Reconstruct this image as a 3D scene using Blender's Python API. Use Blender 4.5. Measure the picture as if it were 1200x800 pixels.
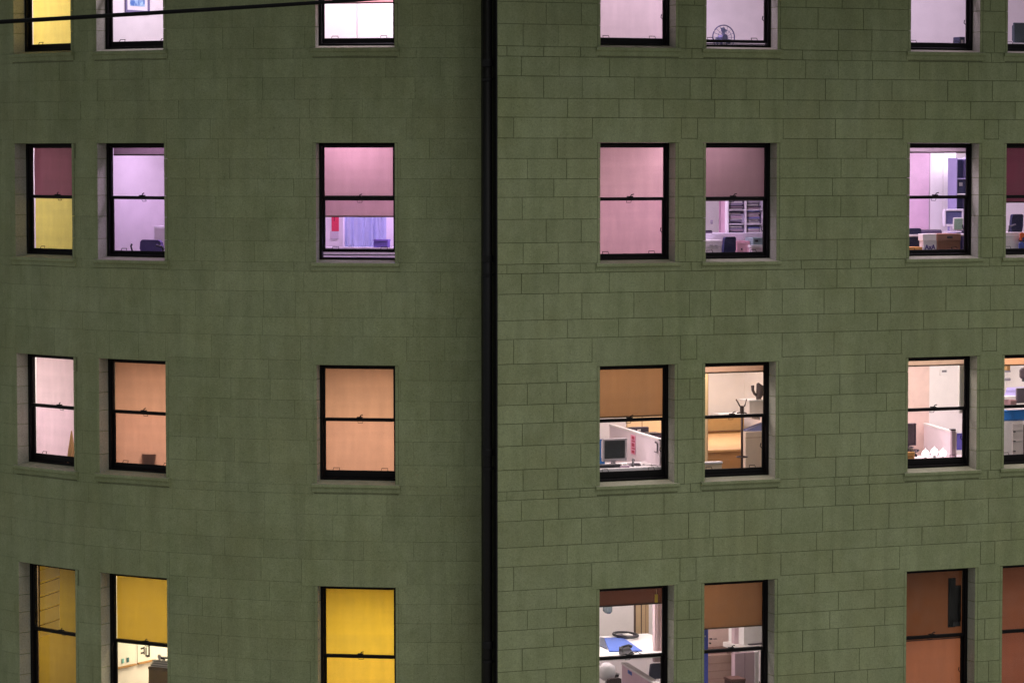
import bpy, math, random
from mathutils import Vector, Matrix

# ------------------------------------------------------------------ camera, world, sun
for _o in list(bpy.data.objects):
    bpy.data.objects.remove(_o)
S = bpy.context.scene
COL = S.collection
FPX, PITCH, EYE = 3650.08, 0.05964, 12.6
cam = bpy.data.cameras.new('camera')
cam.sensor_width = 36.0
cam.lens = 36.0 * FPX / 1200.0
cam.clip_start, cam.clip_end = 0.1, 2000.0
camo = bpy.data.objects.new('camera', cam)
COL.objects.link(camo)
camo.location = (0, 0, EYE)
camo.rotation_euler = (math.pi / 2 - PITCH, 0, 0)
S.camera = camo

SUN_EL, SUN_AZ = math.radians(62), math.radians(40)      # azimuth to the right of straight behind the camera
W = bpy.data.worlds.new('World')
S.world = W
W.use_nodes = True
nt = W.node_tree
nt.nodes.clear()
sky = nt.nodes.new('ShaderNodeTexSky')
sky.sky_type = 'NISHITA'
sky.sun_disc = False
sky.sun_elevation = SUN_EL
sky.sun_rotation = math.pi - SUN_AZ
hs = nt.nodes.new('ShaderNodeHueSaturation')
hs.inputs['Saturation'].default_value = 0.25
bg = nt.nodes.new('ShaderNodeBackground')
bg.inputs["Strength"].default_value = 0.07
wo = nt.nodes.new('ShaderNodeOutputWorld')
nt.links.new(sky.outputs[0], hs.inputs['Color'])
nt.links.new(hs.outputs[0], bg.inputs['Color'])
nt.links.new(bg.outputs[0], wo.inputs['Surface'])
sun = bpy.data.lights.new('sun', 'SUN')
sun.energy = 0.80
sun.angle = math.radians(60)
sun.color = (1.0, 0.93, 0.82)
suno = bpy.data.objects.new('sun', sun)
COL.objects.link(suno)
_sd = Vector((math.sin(SUN_AZ) * math.cos(SUN_EL), -math.cos(SUN_AZ) * math.cos(SUN_EL), math.sin(SUN_EL)))
suno.rotation_euler = _sd.to_track_quat('Z', 'Y').to_euler()

S.view_settings.view_transform = 'Standard'
S.view_settings.look = 'None'
S.view_settings.exposure = 0.0
S.view_settings.gamma = 1.0
S.render.engine = 'CYCLES'
S.cycles.use_denoising = True
S.cycles.max_bounces = 8
S.cycles.transparent_max_bounces = 12
S.cycles.sample_clamp_indirect = 6.0
rnd = random.Random(7)

# ------------------------------------------------------------------ materials
def lin(c):
    return tuple((v / 255 / 12.92) if v / 255 <= 0.04045 else ((v / 255 + 0.055) / 1.055) ** 2.4 for v in c)

_mats = {}
def mat(name, rgb, rough=0.6, metal=0.0, var=0.08, scale=9.0, bump=0.0, trans=0.0, emit=None, spec=0.4, crease=False):
    """plain painted / fabric / plastic surface with a little procedural wear; rgb is sRGB 0-255"""
    if name in _mats:
        return _mats[name]
    m = bpy.data.materials.new(name)
    m.use_nodes = True
    n, l = m.node_tree.nodes, m.node_tree.links
    p = n['Principled BSDF']
    base = lin(rgb)
    tc = n.new('ShaderNodeTexCoord')
    nz = n.new('ShaderNodeTexNoise')
    nz.inputs['Scale'].default_value = scale
    nz.inputs['Detail'].default_value = 5
    l.new(tc.outputs['Object'], nz.inputs['Vector'])
    if crease:                      # cloth: faint vertical weave streaks and a few soft horizontal folds
        mp = n.new('ShaderNodeMapping'); mp.inputs['Scale'].default_value = (2.6, 1.0, 0.35)
        mp2 = n.new('ShaderNodeMapping'); mp2.inputs['Scale'].default_value = (0.25, 1.0, 5.5)
        nv, nh, ns = (n.new('ShaderNodeTexNoise') for _ in range(3))
        for q, sc in ((nv, 3.0), (nh, 1.0), (ns, 30.0)):
            q.inputs['Scale'].default_value = sc; q.inputs['Detail'].default_value = 4
        l.new(tc.outputs['Object'], mp.inputs['Vector']); l.new(mp.outputs[0], nv.inputs['Vector'])
        l.new(tc.outputs['Object'], mp2.inputs['Vector']); l.new(mp2.outputs[0], nh.inputs['Vector'])
        l.new(tc.outputs['Object'], ns.inputs['Vector'])
        a1 = n.new('ShaderNodeMath'); a1.operation = 'ADD'; l.new(nv.outputs['Fac'], a1.inputs[0]); l.new(nh.outputs['Fac'], a1.inputs[1])
        a2 = n.new('ShaderNodeMath'); a2.operation = 'MULTIPLY_ADD'; l.new(ns.outputs['Fac'], a2.inputs[0]); a2.inputs[1].default_value = 0.35; l.new(a1.outputs[0], a2.inputs[2])
        a3 = n.new('ShaderNodeMapRange'); a3.inputs['From Min'].default_value = 0.85; a3.inputs['From Max'].default_value = 1.5
        l.new(a2.outputs[0], a3.inputs['Value'])
        nz = a3
    rp = n.new('ShaderNodeMix')
    rp.data_type = 'RGBA'
    rp.inputs['A'].default_value = tuple(v * (1 - var) for v in base) + (1,)
    rp.inputs['B'].default_value = tuple(min(1, v * (1 + var)) for v in base) + (1,)
    l.new(nz.outputs[0], rp.inputs['Factor'])
    l.new(rp.outputs['Result'], p.inputs['Base Color'])
    p.inputs['Roughness'].default_value = rough
    p.inputs['Metallic'].default_value = metal
    p.inputs['Specular IOR Level'].default_value = spec
    if bump:
        b = n.new('ShaderNodeBump')
        b.inputs['Strength'].default_value = bump
        b.inputs['Distance'].default_value = 0.01
        l.new(nz.outputs[0], b.inputs['Height'])
        l.new(b.outputs[0], p.inputs['Normal'])
    if trans:
        t = n.new('ShaderNodeBsdfTranslucent')
        l.new(rp.outputs['Result'], t.inputs['Color'])
        mx = n.new('ShaderNodeMixShader')
        mx.inputs[0].default_value = trans
        l.new(p.outputs[0], mx.inputs[1])
        l.new(t.outputs[0], mx.inputs[2])
        l.new(mx.outputs[0], n['Material Output'].inputs['Surface'])
    if emit:
        p.inputs['Emission Color'].default_value = lin(rgb) + (1,)
        p.inputs['Emission Strength'].default_value = emit
    _mats[name] = m
    return m

def stone_material(name, dark, light, rough_bump):
    m = bpy.data.materials.new(name)
    m.use_nodes = True
    n, l = m.node_tree.nodes, m.node_tree.links
    p = n['Principled BSDF']
    geo = n.new('ShaderNodeNewGeometry')
    def noise(scale, detail, vec=None, rough=0.55):
        z = n.new('ShaderNodeTexNoise')
        z.inputs['Scale'].default_value = scale
        z.inputs['Detail'].default_value = detail
        z.inputs['Roughness'].default_value = rough
        l.new(vec or geo.outputs['Position'], z.inputs['Vector'])
        return z
    big = noise(0.45, 4)
    mid = noise(3.2, 6, rough=0.65)
    fine = noise(38, 6, rough=0.7)
    mp = n.new('ShaderNodeMapping')
    mp.inputs['Scale'].default_value = (5.0, 5.0, 0.5)
    l.new(geo.outputs['Position'], mp.inputs['Vector'])
    streak = noise(1.0, 4, mp.outputs[0])
    mx = n.new('ShaderNodeMix'); mx.data_type = 'RGBA'
    mx.inputs['A'].default_value = tuple(dark) + (1,)
    mx.inputs['B'].default_value = tuple(light) + (1,)
    add = n.new('ShaderNodeMath'); add.operation = 'MULTIPLY_ADD'
    l.new(big.outputs['Fac'], add.inputs[0]); add.inputs[1].default_value = 0.9
    l.new(mid.outputs['Fac'], add.inputs[2])
    mr = n.new('ShaderNodeMapRange')
    mr.inputs['From Min'].default_value = 0.62; mr.inputs['From Max'].default_value = 1.3
    l.new(add.outputs[0], mr.inputs['Value'])
    l.new(mr.outputs[0], mx.inputs['Factor'])
    # broad patches of old repaint and brownish grime
    hue = noise(0.95, 5, rough=0.6)
    hr = n.new('ShaderNodeMapRange'); hr.inputs['From Min'].default_value = 0.42; hr.inputs['From Max'].default_value = 0.72
    hr.inputs['To Max'].default_value = 0.55
    l.new(hue.outputs['Fac'], hr.inputs['Value'])
    mb2 = n.new('ShaderNodeMix'); mb2.data_type = 'RGBA'
    mb2.inputs['B'].default_value = (dark[0] * 1.10, dark[1] * 1.0, dark[2] * 0.98, 1)
    l.new(hr.outputs[0], mb2.inputs['Factor']); l.new(mx.outputs['Result'], mb2.inputs['A'])
    mx = mb2
    # per block tone and run-off streaks
    oi = n.new('ShaderNodeObjectInfo')
    tone = n.new('ShaderNodeMapRange')
    tone.inputs['To Min'].default_value = 0.945; tone.inputs['To Max'].default_value = 1.05
    l.new(oi.outputs['Random'], tone.inputs['Value'])
    st = n.new('ShaderNodeMapRange')
    st.inputs['From Min'].default_value = 0.35; st.inputs['From Max'].default_value = 0.62
    st.inputs['To Min'].default_value = 0.90; st.inputs['To Max'].default_value = 1.03
    l.new(streak.outputs['Fac'], st.inputs['Value'])
    fn = n.new('ShaderNodeMapRange')
    fn.inputs['From Min'].default_value = 0.3; fn.inputs['From Max'].default_value = 0.7
    fn.inputs['To Min'].default_value = 0.80; fn.inputs['To Max'].default_value = 1.16
    l.new(fine.outputs['Fac'], fn.inputs['Value'])
    m1 = n.new('ShaderNodeMath'); m1.operation = 'MULTIPLY'
    l.new(tone.outputs[0], m1.inputs[0]); l.new(st.outputs[0], m1.inputs[1])
    m2 = n.new('ShaderNodeMath'); m2.operation = 'MULTIPLY'
    l.new(m1.outputs[0], m2.inputs[0]); l.new(fn.outputs[0], m2.inputs[1])
    pit = noise(75, 2)
    pr_ = n.new('ShaderNodeMapRange')
    pr_.inputs['From Min'].default_value = 0.30; pr_.inputs['From Max'].default_value = 0.40
    pr_.inputs['To Min'].default_value = 0.55; pr_.inputs['To Max'].default_value = 1.0
    l.new(pit.outputs['Fac'], pr_.inputs['Value'])
    m3 = n.new('ShaderNodeMath'); m3.operation = 'MULTIPLY'
    l.new(m2.outputs[0], m3.inputs[0]); l.new(pr_.outputs[0], m3.inputs[1])
    m2 = m3
    vm = n.new('ShaderNodeVectorMath'); vm.operation = 'SCALE'
    l.new(mx.outputs['Result'], vm.inputs[0]); l.new(m2.outputs[0], vm.inputs['Scale'])
    l.new(vm.outputs[0], p.inputs['Base Color'])
    p.inputs['Roughness'].default_value = 0.82
    p.inputs['Specular IOR Level'].default_value = 0.25
    b = n.new('ShaderNodeBump'); b.inputs['Strength'].default_value = rough_bump; b.inputs['Distance'].default_value = 0.012
    ad = n.new('ShaderNodeMath'); ad.operation = 'ADD'
    l.new(fine.outputs['Fac'], ad.inputs[0]); l.new(mid.outputs['Fac'], ad.inputs[1])
    l.new(ad.outputs[0], b.inputs['Height'])
    l.new(b.outputs[0], p.inputs['Normal'])
    return m

STONE = stone_material('painted_stone', (0.216, 0.249, 0.122), (0.306, 0.338, 0.195), 0.42)
MORTAR = stone_material('painted_joint', (0.125, 0.14, 0.07), (0.18, 0.195, 0.11), 0.4)
FRAME = mat('window_frame_paint', (15, 12, 14), 0.5, var=0.3, scale=14, bump=0.15, spec=.15)
PIPE = mat('black_pipe_paint', (13, 12, 13), 0.5, var=0.4, scale=6, bump=0.3, spec=.25)
CABLE = mat('black_cable', (7, 7, 7), 0.8, spec=.1)

REVEALP = stone_material('pale_reveal_paint', (0.33, 0.335, 0.27), (0.45, 0.445, 0.37), 0.3)
SILLTOP = stone_material('pale_sill_top', (0.27, 0.275, 0.19), (0.37, 0.37, 0.28), 0.4)  # sill tops paler than the stone of their fronts

def glass_material(name, tint):
    m = bpy.data.materials.new(name)
    m.use_nodes = True
    n, l = m.node_tree.nodes, m.node_tree.links
    n.remove(n['Principled BSDF'])
    t = n.new('ShaderNodeBsdfTransparent'); t.inputs[0].default_value = tint + (1,)
    g = n.new('ShaderNodeBsdfGlossy'); g.inputs['Roughness'].default_value = 0.02
    lw = n.new('ShaderNodeLayerWeight'); lw.inputs['Blend'].default_value = 0.5
    pw = n.new('ShaderNodeMath'); pw.operation = 'POWER'; pw.inputs[1].default_value = 4.0
    l.new(lw.outputs['Facing'], pw.inputs[0])
    f = n.new('ShaderNodeMath'); f.operation = 'MULTIPLY_ADD'; f.inputs[1].default_value = 0.9; f.inputs[2].default_value = 0.012
    l.new(pw.outputs[0], f.inputs[0])
    x = n.new('ShaderNodeMixShader')
    l.new(f.outputs[0], x.inputs[0]); l.new(t.outputs[0], x.inputs[1]); l.new(g.outputs[0], x.inputs[2])
    d = n.new('ShaderNodeBsdfDiffuse'); d.inputs[0].default_value = (0.5, 0.5, 0.48, 1)
    z = n.new('ShaderNodeTexNoise'); z.inputs['Scale'].default_value = 4.0; z.inputs['Detail'].default_value = 6
    g2 = n.new('ShaderNodeNewGeometry'); l.new(g2.outputs['Position'], z.inputs['Vector'])
    r = n.new('ShaderNodeMapRange'); r.inputs['From Min'].default_value = 0.40; r.inputs['From Max'].default_value = 0.75
    r.inputs['To Min'].default_value = 0.003; r.inputs['To Max'].default_value = 0.028
    l.new(z.outputs['Fac'], r.inputs['Value'])
    y = n.new('ShaderNodeMixShader')
    l.new(r.outputs[0], y.inputs[0]); l.new(x.outputs[0], y.inputs[1]); l.new(d.outputs[0], y.inputs[2])
    l.new(y.outputs[0], n['Material Output'].inputs['Surface'])
    return m
GLASS = {'upper_sash': glass_material('old_window_glass', (0.965, 0.96, 0.94)), 'lower_sash': glass_material('window_glass', (0.99, 0.968, 0.98))}

# ------------------------------------------------------------------ mesh helpers
class MB:
    def __init__(self):
        self.v, self.f = [], []
    def add(self, vs, fs):
        b = len(self.v)
        self.v += [tuple(p) for p in vs]
        self.f += [tuple(b + i for i in q) for q in fs]
        return self
    def box(self, x0, x1, y0, y1, z0, z1):
        x0, x1 = sorted((x0, x1)); y0, y1 = sorted((y0, y1)); z0, z1 = sorted((z0, z1))
        return self.add([(x0, y0, z0), (x1, y0, z0), (x1, y1, z0), (x0, y1, z0), (x0, y0, z1), (x1, y0, z1), (x1, y1, z1), (x0, y1, z1)],
                        [(0, 3, 2, 1), (4, 5, 6, 7), (0, 1, 5, 4), (1, 2, 6, 5), (2, 3, 7, 6), (3, 0, 4, 7)])
    def bbox(self, x0, x1, y0, y1, z0, z1, c=0.008):
        """box with chamfered edges (cheap)"""
        x0, x1 = sorted((x0, x1)); y0, y1 = sorted((y0, y1)); z0, z1 = sorted((z0, z1))
        c = min(c, (x1 - x0) * .3, (y1 - y0) * .3, (z1 - z0) * .3)
        import itertools
        vs, idx = [], {}
        for sx, sy, sz in itertools.product((0, 1), repeat=3):
            X, Y, Z = (x0, x1)[sx], (y0, y1)[sy], (z0, z1)[sz]
            dx, dy, dz = (c, -c)[sx], (c, -c)[sy], (c, -c)[sz]
            for k, q in enumerate(((X, Y + dy, Z + dz), (X + dx, Y, Z + dz), (X + dx, Y + dy, Z))):
                idx[(sx, sy, sz, k)] = len(vs); vs.append(q)
        F = []
        cen = Vector(((x0 + x1) / 2, (y0 + y1) / 2, (z0 + z1) / 2))
        def face(ids):
            p = [Vector(vs[i]) for i in ids]
            nn = (p[1] - p[0]).cross(p[2] - p[0])
            F.append(tuple(ids) if nn.dot(sum(p, Vector()) / len(p) - cen) > 0 else tuple(reversed(ids)))
        for k in range(3):
            a, b = [i for i in range(3) if i != k]
            for s in (0, 1):
                ids = []
                for (p, q) in ((0, 0), (1, 0), (1, 1), (0, 1)):
                    t = [0, 0, 0]; t[k] = s; t[a] = p; t[b] = q
                    ids.append(idx[(*t, k)])
                face(ids)
        for k in range(3):
            a, b = [i for i in range(3) if i != k]
            for p in (0, 1):
                for q in (0, 1):
                    t0 = [0, 0, 0]; t0[a] = p; t0[b] = q; t1 = list(t0); t1[k] = 1
                    face([idx[(*t0, a)], idx[(*t1, a)], idx[(*t1, b)], idx[(*t0, b)]])
        for t in itertools.product((0, 1), repeat=3):
            face([idx[(*t, 0)], idx[(*t, 1)], idx[(*t, 2)]])
        return self.add(vs, F)
    def tube(self, pts, r, n=8, caps=True):
        pts = [Vector(p) for p in pts]
        rr = r if isinstance(r, (list, tuple)) else [r] * len(pts)
        vs, fs = [], []
        for i, p in enumerate(pts):
            d = (pts[min(i + 1, len(pts) - 1)] - pts[max(i - 1, 0)]).normalized()
            a = Vector((0, 0, 1)) if abs(d.z) < 0.9 else Vector((1, 0, 0))
            e1 = d.cross(a).normalized(); e2 = d.cross(e1)
            for k in range(n):
                t = 2 * math.pi * k / n
                vs.append(p + (e1 * math.cos(t) + e2 * math.sin(t)) * rr[i])
        for i in range(len(pts) - 1):
            for k in range(n):
                a, b = i * n + k, i * n + (k + 1) % n
                fs.append((a, b, b + n, a + n))
        if caps:
            fs.append(tuple(range(n - 1, -1, -1))); fs.append(tuple((len(pts) - 1) * n + k for k in range(n)))
        return self.add(vs, fs)
    def lathe(self, c, prof, n=14):
        vs, fs = [], []
        for r, z in prof:
            for k in range(n):
                t = 2 * math.pi * k / n
                vs.append((c[0] + r * math.cos(t), c[1] + r * math.sin(t), c[2] + z))
        for i in range(len(prof) - 1):
            for k in range(n):
                a, b = i * n + k, i * n + (k + 1) % n
                fs.append((a, b, b + n, a + n))
        fs.append(tuple(range(n - 1, -1, -1))); fs.append(tuple((len(prof) - 1) * n + k for k in range(n)))
        return self.add(vs, fs)
    def prism(self, poly, fn, a, b):
        """poly of 2-D points swept from a to b; fn(p, t) gives the 3-D point"""
        n = len(poly)
        vs = [fn(p, a) for p in poly] + [fn(p, b) for p in poly]
        fs = [(i, (i + 1) % n, (i + 1) % n + n, i + n) for i in range(n)] + [tuple(range(n - 1, -1, -1)), tuple(range(n, 2 * n))]
        return self.add(vs, fs)
    def build(self, name, m, parent=None, off=(0, 0, 0), smooth=False):
        me = bpy.data.meshes.new(name)
        me.from_pydata([(p[0] - off[0], p[1] - off[1], p[2] - off[2]) for p in self.v], [], self.f)
        import bmesh
        bm = bmesh.new(); bm.from_mesh(me)
        bmesh.ops.recalc_face_normals(bm, faces=bm.faces)
        bm.to_mesh(me); bm.free()
        me.materials.append(m)
        if smooth:
            for p in me.polygons:
                p.use_smooth = True
        o = bpy.data.objects.new(name, me)
        COL.objects.link(o)
        if parent is not None:
            o.parent = parent
        return o

def empty(name, loc, rz=0.0, parent=None):
    o = bpy.data.objects.new(name, None)
    o.empty_display_size = 0.2
    COL.objects.link(o)
    o.location = loc
    o.rotation_euler = (0, 0, rz)
    if parent is not None:
        o.parent = parent
    return o

def tag(o, label, cat, group=None):
    o['label'] = label
    o['category'] = cat
    if group:
        o['group'] = group
    return o

def structure(o):
    o['kind'] = 'structure'
    return o

# ------------------------------------------------------------------ the two facades in plan
CP, SP = math.cos(PITCH), math.sin(PITCH)
def ray(x, y):
    a, b = (x - 600) / FPX, (y - 400) / FPX
    return Vector((a, CP - b * SP, -SP - b * CP))
O = Vector((0, 0, EYE))

TR = math.atan(0.40949)                       # flat wing: recedes to the right by 22 degrees
RC = Vector((-0.23, 49.57262 - 0.23 * 0.40949))
def PR(s):
    return RC + s * Vector((math.cos(TR), math.sin(TR)))
T0, K0, LX, LY = -0.04573, 0.09705, -0.5, 50.32196   # curved wing: radius 10.3 m, s runs to the left
def PL(s):
    t = T0 + K0 * s
    return Vector((LX - (math.sin(t) - math.sin(T0)) / K0, LY + (math.cos(T0) - math.cos(t)) / K0))
class Wing:
    def __init__(self, name):
        self.name = name
        self.flat = name == 'flat'
    def P(self, s):
        return PR(s) if self.flat else PL(s)
    def angle(self, s):                       # direction of the local u axis (to the right)
        return TR if self.flat else -(T0 + K0 * s)
    def pt(self, s, v, z):
        a = self.angle(s)
        q = self.P(s) + v * Vector((-math.sin(a), math.cos(a)))
        return Vector((q.x, q.y, z))
    def s_of(self, x, y):
        d = ray(x, y)
        lo, hi = -1.0, 14.0
        for _ in range(50):
            m = (lo + hi) / 2
            p = self.P(m)
            side = p.x - d.x / d.y * p.y       # >0: right of the ray
            if (side < 0) == self.flat:
                lo = m
            else:
                hi = m
        return lo
FLAT, CURVED = Wing('flat'), Wing('curved')

def zr(y):                                    # height of a course line read beside the corner of the flat wing
    d = ray(590, y)
    t = (RC.y + 0.05) / d.y
    return EYE + d.z * t

# rows: (lintel, sill, wooden sash meeting rail)
TOP = {1: EYE + 3.67, 2: EYE + 0.200, 3: EYE - 3.400, 4: EYE - 7.016}
SILL = {1: EYE + 1.729, 2: EYE - 1.741, 3: EYE - 5.342, 4: EYE - 9.42}
MARGIN, REVEAL = 0.05, 0.25
PXCOL = {'A': (18.5, 85.0), 'B': (114.8, 192.8), 'C': (370.4, 462.6), 'D': (703.6, 791.5), 'E': (827.4, 910.3), 'F': (1066.2, 1147.0), 'G': (1179.4, 1260.0)}

class Win:
    def __init__(self, col, row):
        self.col, self.row = col, row
        self.wing = CURVED if col in 'ABC' else FLAT
        a, b = (self.wing.s_of(x, 235) for x in PXCOL[col])
        self.s0, self.s1 = min(a, b), max(a, b)
        self.sc = (a + b) / 2
        self.w = self.s1 - self.s0
        self.ang = self.wing.angle(self.sc)
        self.U = Vector((math.cos(self.ang), math.sin(self.ang), 0))
        self.V = Vector((-math.sin(self.ang), math.cos(self.ang), 0))
        self.top, self.sill = TOP[row], SILL[row]
        p = self.wing.pt(self.sc, 0.0 if self.wing.flat else 0.010, 0)
        self.P = Vector((p.x, p.y, 0))
        self.name = col + str(row)
    def world(self, u, v, z):
        return self.P + u * self.U + v * self.V + Vector((0, 0, z))
    def local(self, p):
        q = p - self.P
        return q.dot(self.U), q.dot(self.V), p.z
    def at(self, x, y, v):                    # where the sight line through a photo pixel crosses depth v
        d = ray(x, y)
        t = (v - (O - self.P).dot(self.V)) / d.dot(self.V)
        return self.local(O + d * t)
    def atu(self, x, y, u):
        d = ray(x, y)
        t = (u - (O - self.P).dot(self.U)) / d.dot(self.U)
        return self.local(O + d * t)
    def atz(self, x, y, z):
        d = ray(x, y)
        return self.local(O + d * ((z - EYE) / d.z))

WINS = {c + str(r): Win(c, r) for c in 'ABCDEFG' for r in (1, 2, 3, 4)}

# ------------------------------------------------------------------ street far below (out of the picture)
def sheet(name, m, x0, x1, y0, y1, z):
    return structure(MB().add([(x0, y0, z), (x1, y0, z), (x1, y1, z), (x0, y1, z)], [(0, 1, 2, 3)]).build(name, m))
sheet('ground', mat('ground_earth', (92, 88, 80), 0.9), -600, 600, -600, 600, -0.14)
sheet('road', mat('asphalt', (62, 62, 62), 0.85, scale=3), -200, 200, 4, 22, -0.12)
structure(MB().box(-200, 200, 22.02, 62, -0.12, 0.0).build('pavement', mat('light_bounce_paving', (206, 202, 192), 0.85, scale=2)))  # unseen paving kept pale so it bounces light up the wall

# ------------------------------------------------------------------ the wings
def build_wing(wing, label, group=None):
    base = wing.pt(3.0, 0, 0)
    root = tag(empty('building_wing', (base.x, base.y, 0)), label, 'building')
    off = Vector((base.x, base.y, 0))
    wins = [w for w in WINS.values() if w.wing is wing]
    s_lo, s_hi = (0.0, 13.0) if wing.flat else (-0.075, 12.6)
    gap, bev, rec = (0.0032, 0.0042, 0.011) if wing.flat else (0.0009, 0.0015, 0.004)
    # --- wall core with the window holes
    sb = {s_lo, s_hi}
    zb = {0.0, EYE + 4.6}
    for w in wins:
        sb |= {w.s0 - MARGIN, w.s1 + MARGIN}
        zb |= {w.top + 0.006, w.sill - 0.02}
    ss = sorted(sb)
    fine = []
    for a, b in zip(ss, ss[1:]):
        k = max(1, int(math.ceil((b - a) / 0.3)))
        fine += [a + (b - a) * i / k for i in range(k)]
    fine.append(ss[-1])
    zs = sorted(zb)
    def hole(s, z):
        return any(w.s0 - MARGIN < s < w.s1 + MARGIN and w.sill - 0.02 < z < w.top + 0.006 for w in wins)
    m = MB()
    V0, V1 = rec, 0.40
    for a, b in zip(fine, fine[1:]):
        for c, d in zip(zs, zs[1:]):
            if hole((a + b) / 2, (c + d) / 2):
                continue
            for v in (V0, V1):
                m.add([wing.pt(a, v, c) - off, wing.pt(b, v, c) - off, wing.pt(b, v, d) - off, wing.pt(a, v, d) - off], [(0, 1, 2, 3)])
    for w in wins:
        a, b, c, d = w.s0 - MARGIN, w.s1 + MARGIN, w.sill - 0.02, w.top + 0.006
        for (p, q) in (((a, c), (a, d)), ((b, c), (b, d)), ((a, d), (b, d)), ((a, c), (b, c))):
            m.add([wing.pt(p[0], V0, p[1]) - off, wing.pt(q[0], V0, q[1]) - off, wing.pt(q[0], V1, q[1]) - off, wing.pt(p[0], V1, p[1]) - off], [(0, 1, 2, 3)])
    m.build('wall', MORTAR, root)
    # --- deep projecting cornice added out of view to shade the upper rows
    m = MB()
    cz0 = EYE + 4.2
    prof = [(0.30, cz0 - 0.30), (-0.10, cz0 - 0.30), (-0.16, cz0 - 0.12), (-0.34, cz0), (-3.1, cz0 + 0.06), (-3.16, cz0 + 0.30), (-3.30, cz0 + 0.46), (0.30, cz0 + 0.80)]
    a_ = [s_lo + (s_hi - s_lo) * i / 40 for i in range(41)]
    vs = [wing.pt(s, v, z) - off for s in a_ for v, z in prof]
    n_ = len(prof)
    fs = [(i * n_ + k, i * n_ + (k + 1) % n_, (i + 1) * n_ + (k + 1) % n_, (i + 1) * n_ + k) for i in range(40) for k in range(n_)]
    m.add(vs, fs + [tuple(range(n_)), tuple(40 * n_ + k for k in range(n_))])
    m.build('shading_overhang', STONE, root)
    # --- courses
    ys = [54, 66, 89, 115, 137.5, 162, 186, 210, 231.5, 257.5, 285, 310, 321, 345, 376, 398, 427, 450, 475, 497, 523, 551, 576, 586.5, 611, 642, 664.5, 692.5, 716, 739, 761, 787, 814, 840, 868, 895, 922, 950, 978]
    lev = [zr(54 - d) for d in (152, 128, 104, 78, 52, 26)] + [zr(y) for y in ys]
    kind = [6, 7, 8, 9, 10, 11] + [1, 2, 3, 4, 5, 6, 7, 8, 9, 10, 11] * 2 + [1, 2, 3, 4, 5] + [6, 7, 8, 9, 10, 11, 6, 7, 8, 9, 10, 11, 6]
    if wing.flat:
        J = {1: [594, 637, 680, 810, 939, 980, 997, 1019, 1160], 2: [611, 655, 714, 779, 838, 898, 943, 981, 1021, 1076, 1133, 1189],
             3: [637, 682, 743, 808, 833, 873.6, 917, 966, 1002, 1044, 1109, 1161], 4: [665, 725, 777, 837, 889, 959, 1029, 1083, 1136, 1188],
             5: [602, 694, 798, 817, 917, 978, 1057, 1152, 1169], 6: [653, 957, 1015], 7: [618, 664, 809, 985, 1028, 1160], 8: [649, 975, 1040],
             9: [612, 660, 813, 943, 985, 1028, 1158], 10: [640, 681, 957, 1010], 11: [613, 654, 803, 981, 1020, 1163]}
        JS = {k: [wing.s_of(x, 300) for x in v] + [wing.s_of(1200, 300) + 0.35 + 0.7 * i for i in range(5)] for k, v in J.items()}
    else:
        r2 = random.Random(21)
        JS = {}
        for k in range(1, 12):
            s, out = s_lo + r2.uniform(0.25, 0.8), []
            while s < s_hi:
                out.append(s)
                s += r2.choice((0.55, 0.62, 0.7, 0.82, 0.88)) if k != 1 else r2.uniform(0.5, 0.9)
            JS[k] = out
    s_max = 10.6 if wing.flat else 11.4
    blocks = []
    for i in range(len(lev) - 1):
        z1, z0, k = lev[i], lev[i + 1], kind[i]
        if z1 > EYE + 4.0:
            continue
        cuts = sorted([s_lo] + [s for s in JS[k] if s_lo + 0.12 < s < s_max] + [s_max])
        lint = {round(w.s0, 3): w for w in wins if 0 <= z0 - w.top < 0.13}
        # pieces of this course free of openings
        for a, b in zip(cuts, cuts[1:]):
            segs = [(a, b, z0, z1)]
            for w in wins:
                ho = (w.s0 - MARGIN, w.s1 + MARGIN, w.sill - 0.145, w.top + MARGIN)
                nxt = []
                for (p, q, c, d) in segs:
                    lo, hi = max(p, ho[0]), min(q, ho[1])
                    zl, zh = max(c, ho[2]), min(d, ho[3])
                    if hi - lo < 0.004 or zh - zl < 0.02:
                        nxt.append((p, q, c, d)); continue
                    if lo - p > 0.03: nxt.append((p, lo, c, d))
                    if q - hi > 0.03: nxt.append((hi, q, c, d))
                    if d - zh > 0.05: nxt.append((lo, hi, zh, d))
                    if zl - c > 0.05: nxt.append((lo, hi, c, zl))
                segs = nxt
            out = []
            for (p, q, c, d) in segs:
                cur = [(p, q, c, d)]
                for w in lint.values():
                    nx = []
                    for (p2, q2, c2, d2) in cur:
                        lo, hi = max(p2, w.s0 - MARGIN), min(q2, w.s1 + MARGIN)
                        if hi - lo < 0.02 or c2 < z0 - 0.001:
                            nx.append((p2, q2, c2, d2)); continue
                        if lo - p2 > 0.24: nx.append((p2, lo, c2, d2))
                        else: lo = p2
                        if q2 - hi > 0.24: nx.append((hi, q2, c2, d2))
                        else: hi = q2
                        nx.append((lo, hi, w.top, d2))
                    cur = nx
                out += cur
            blocks += out
    blocks = [q for q in blocks if q[1] - q[0] > 0.04 and q[3] - q[2] > 0.06]
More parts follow.
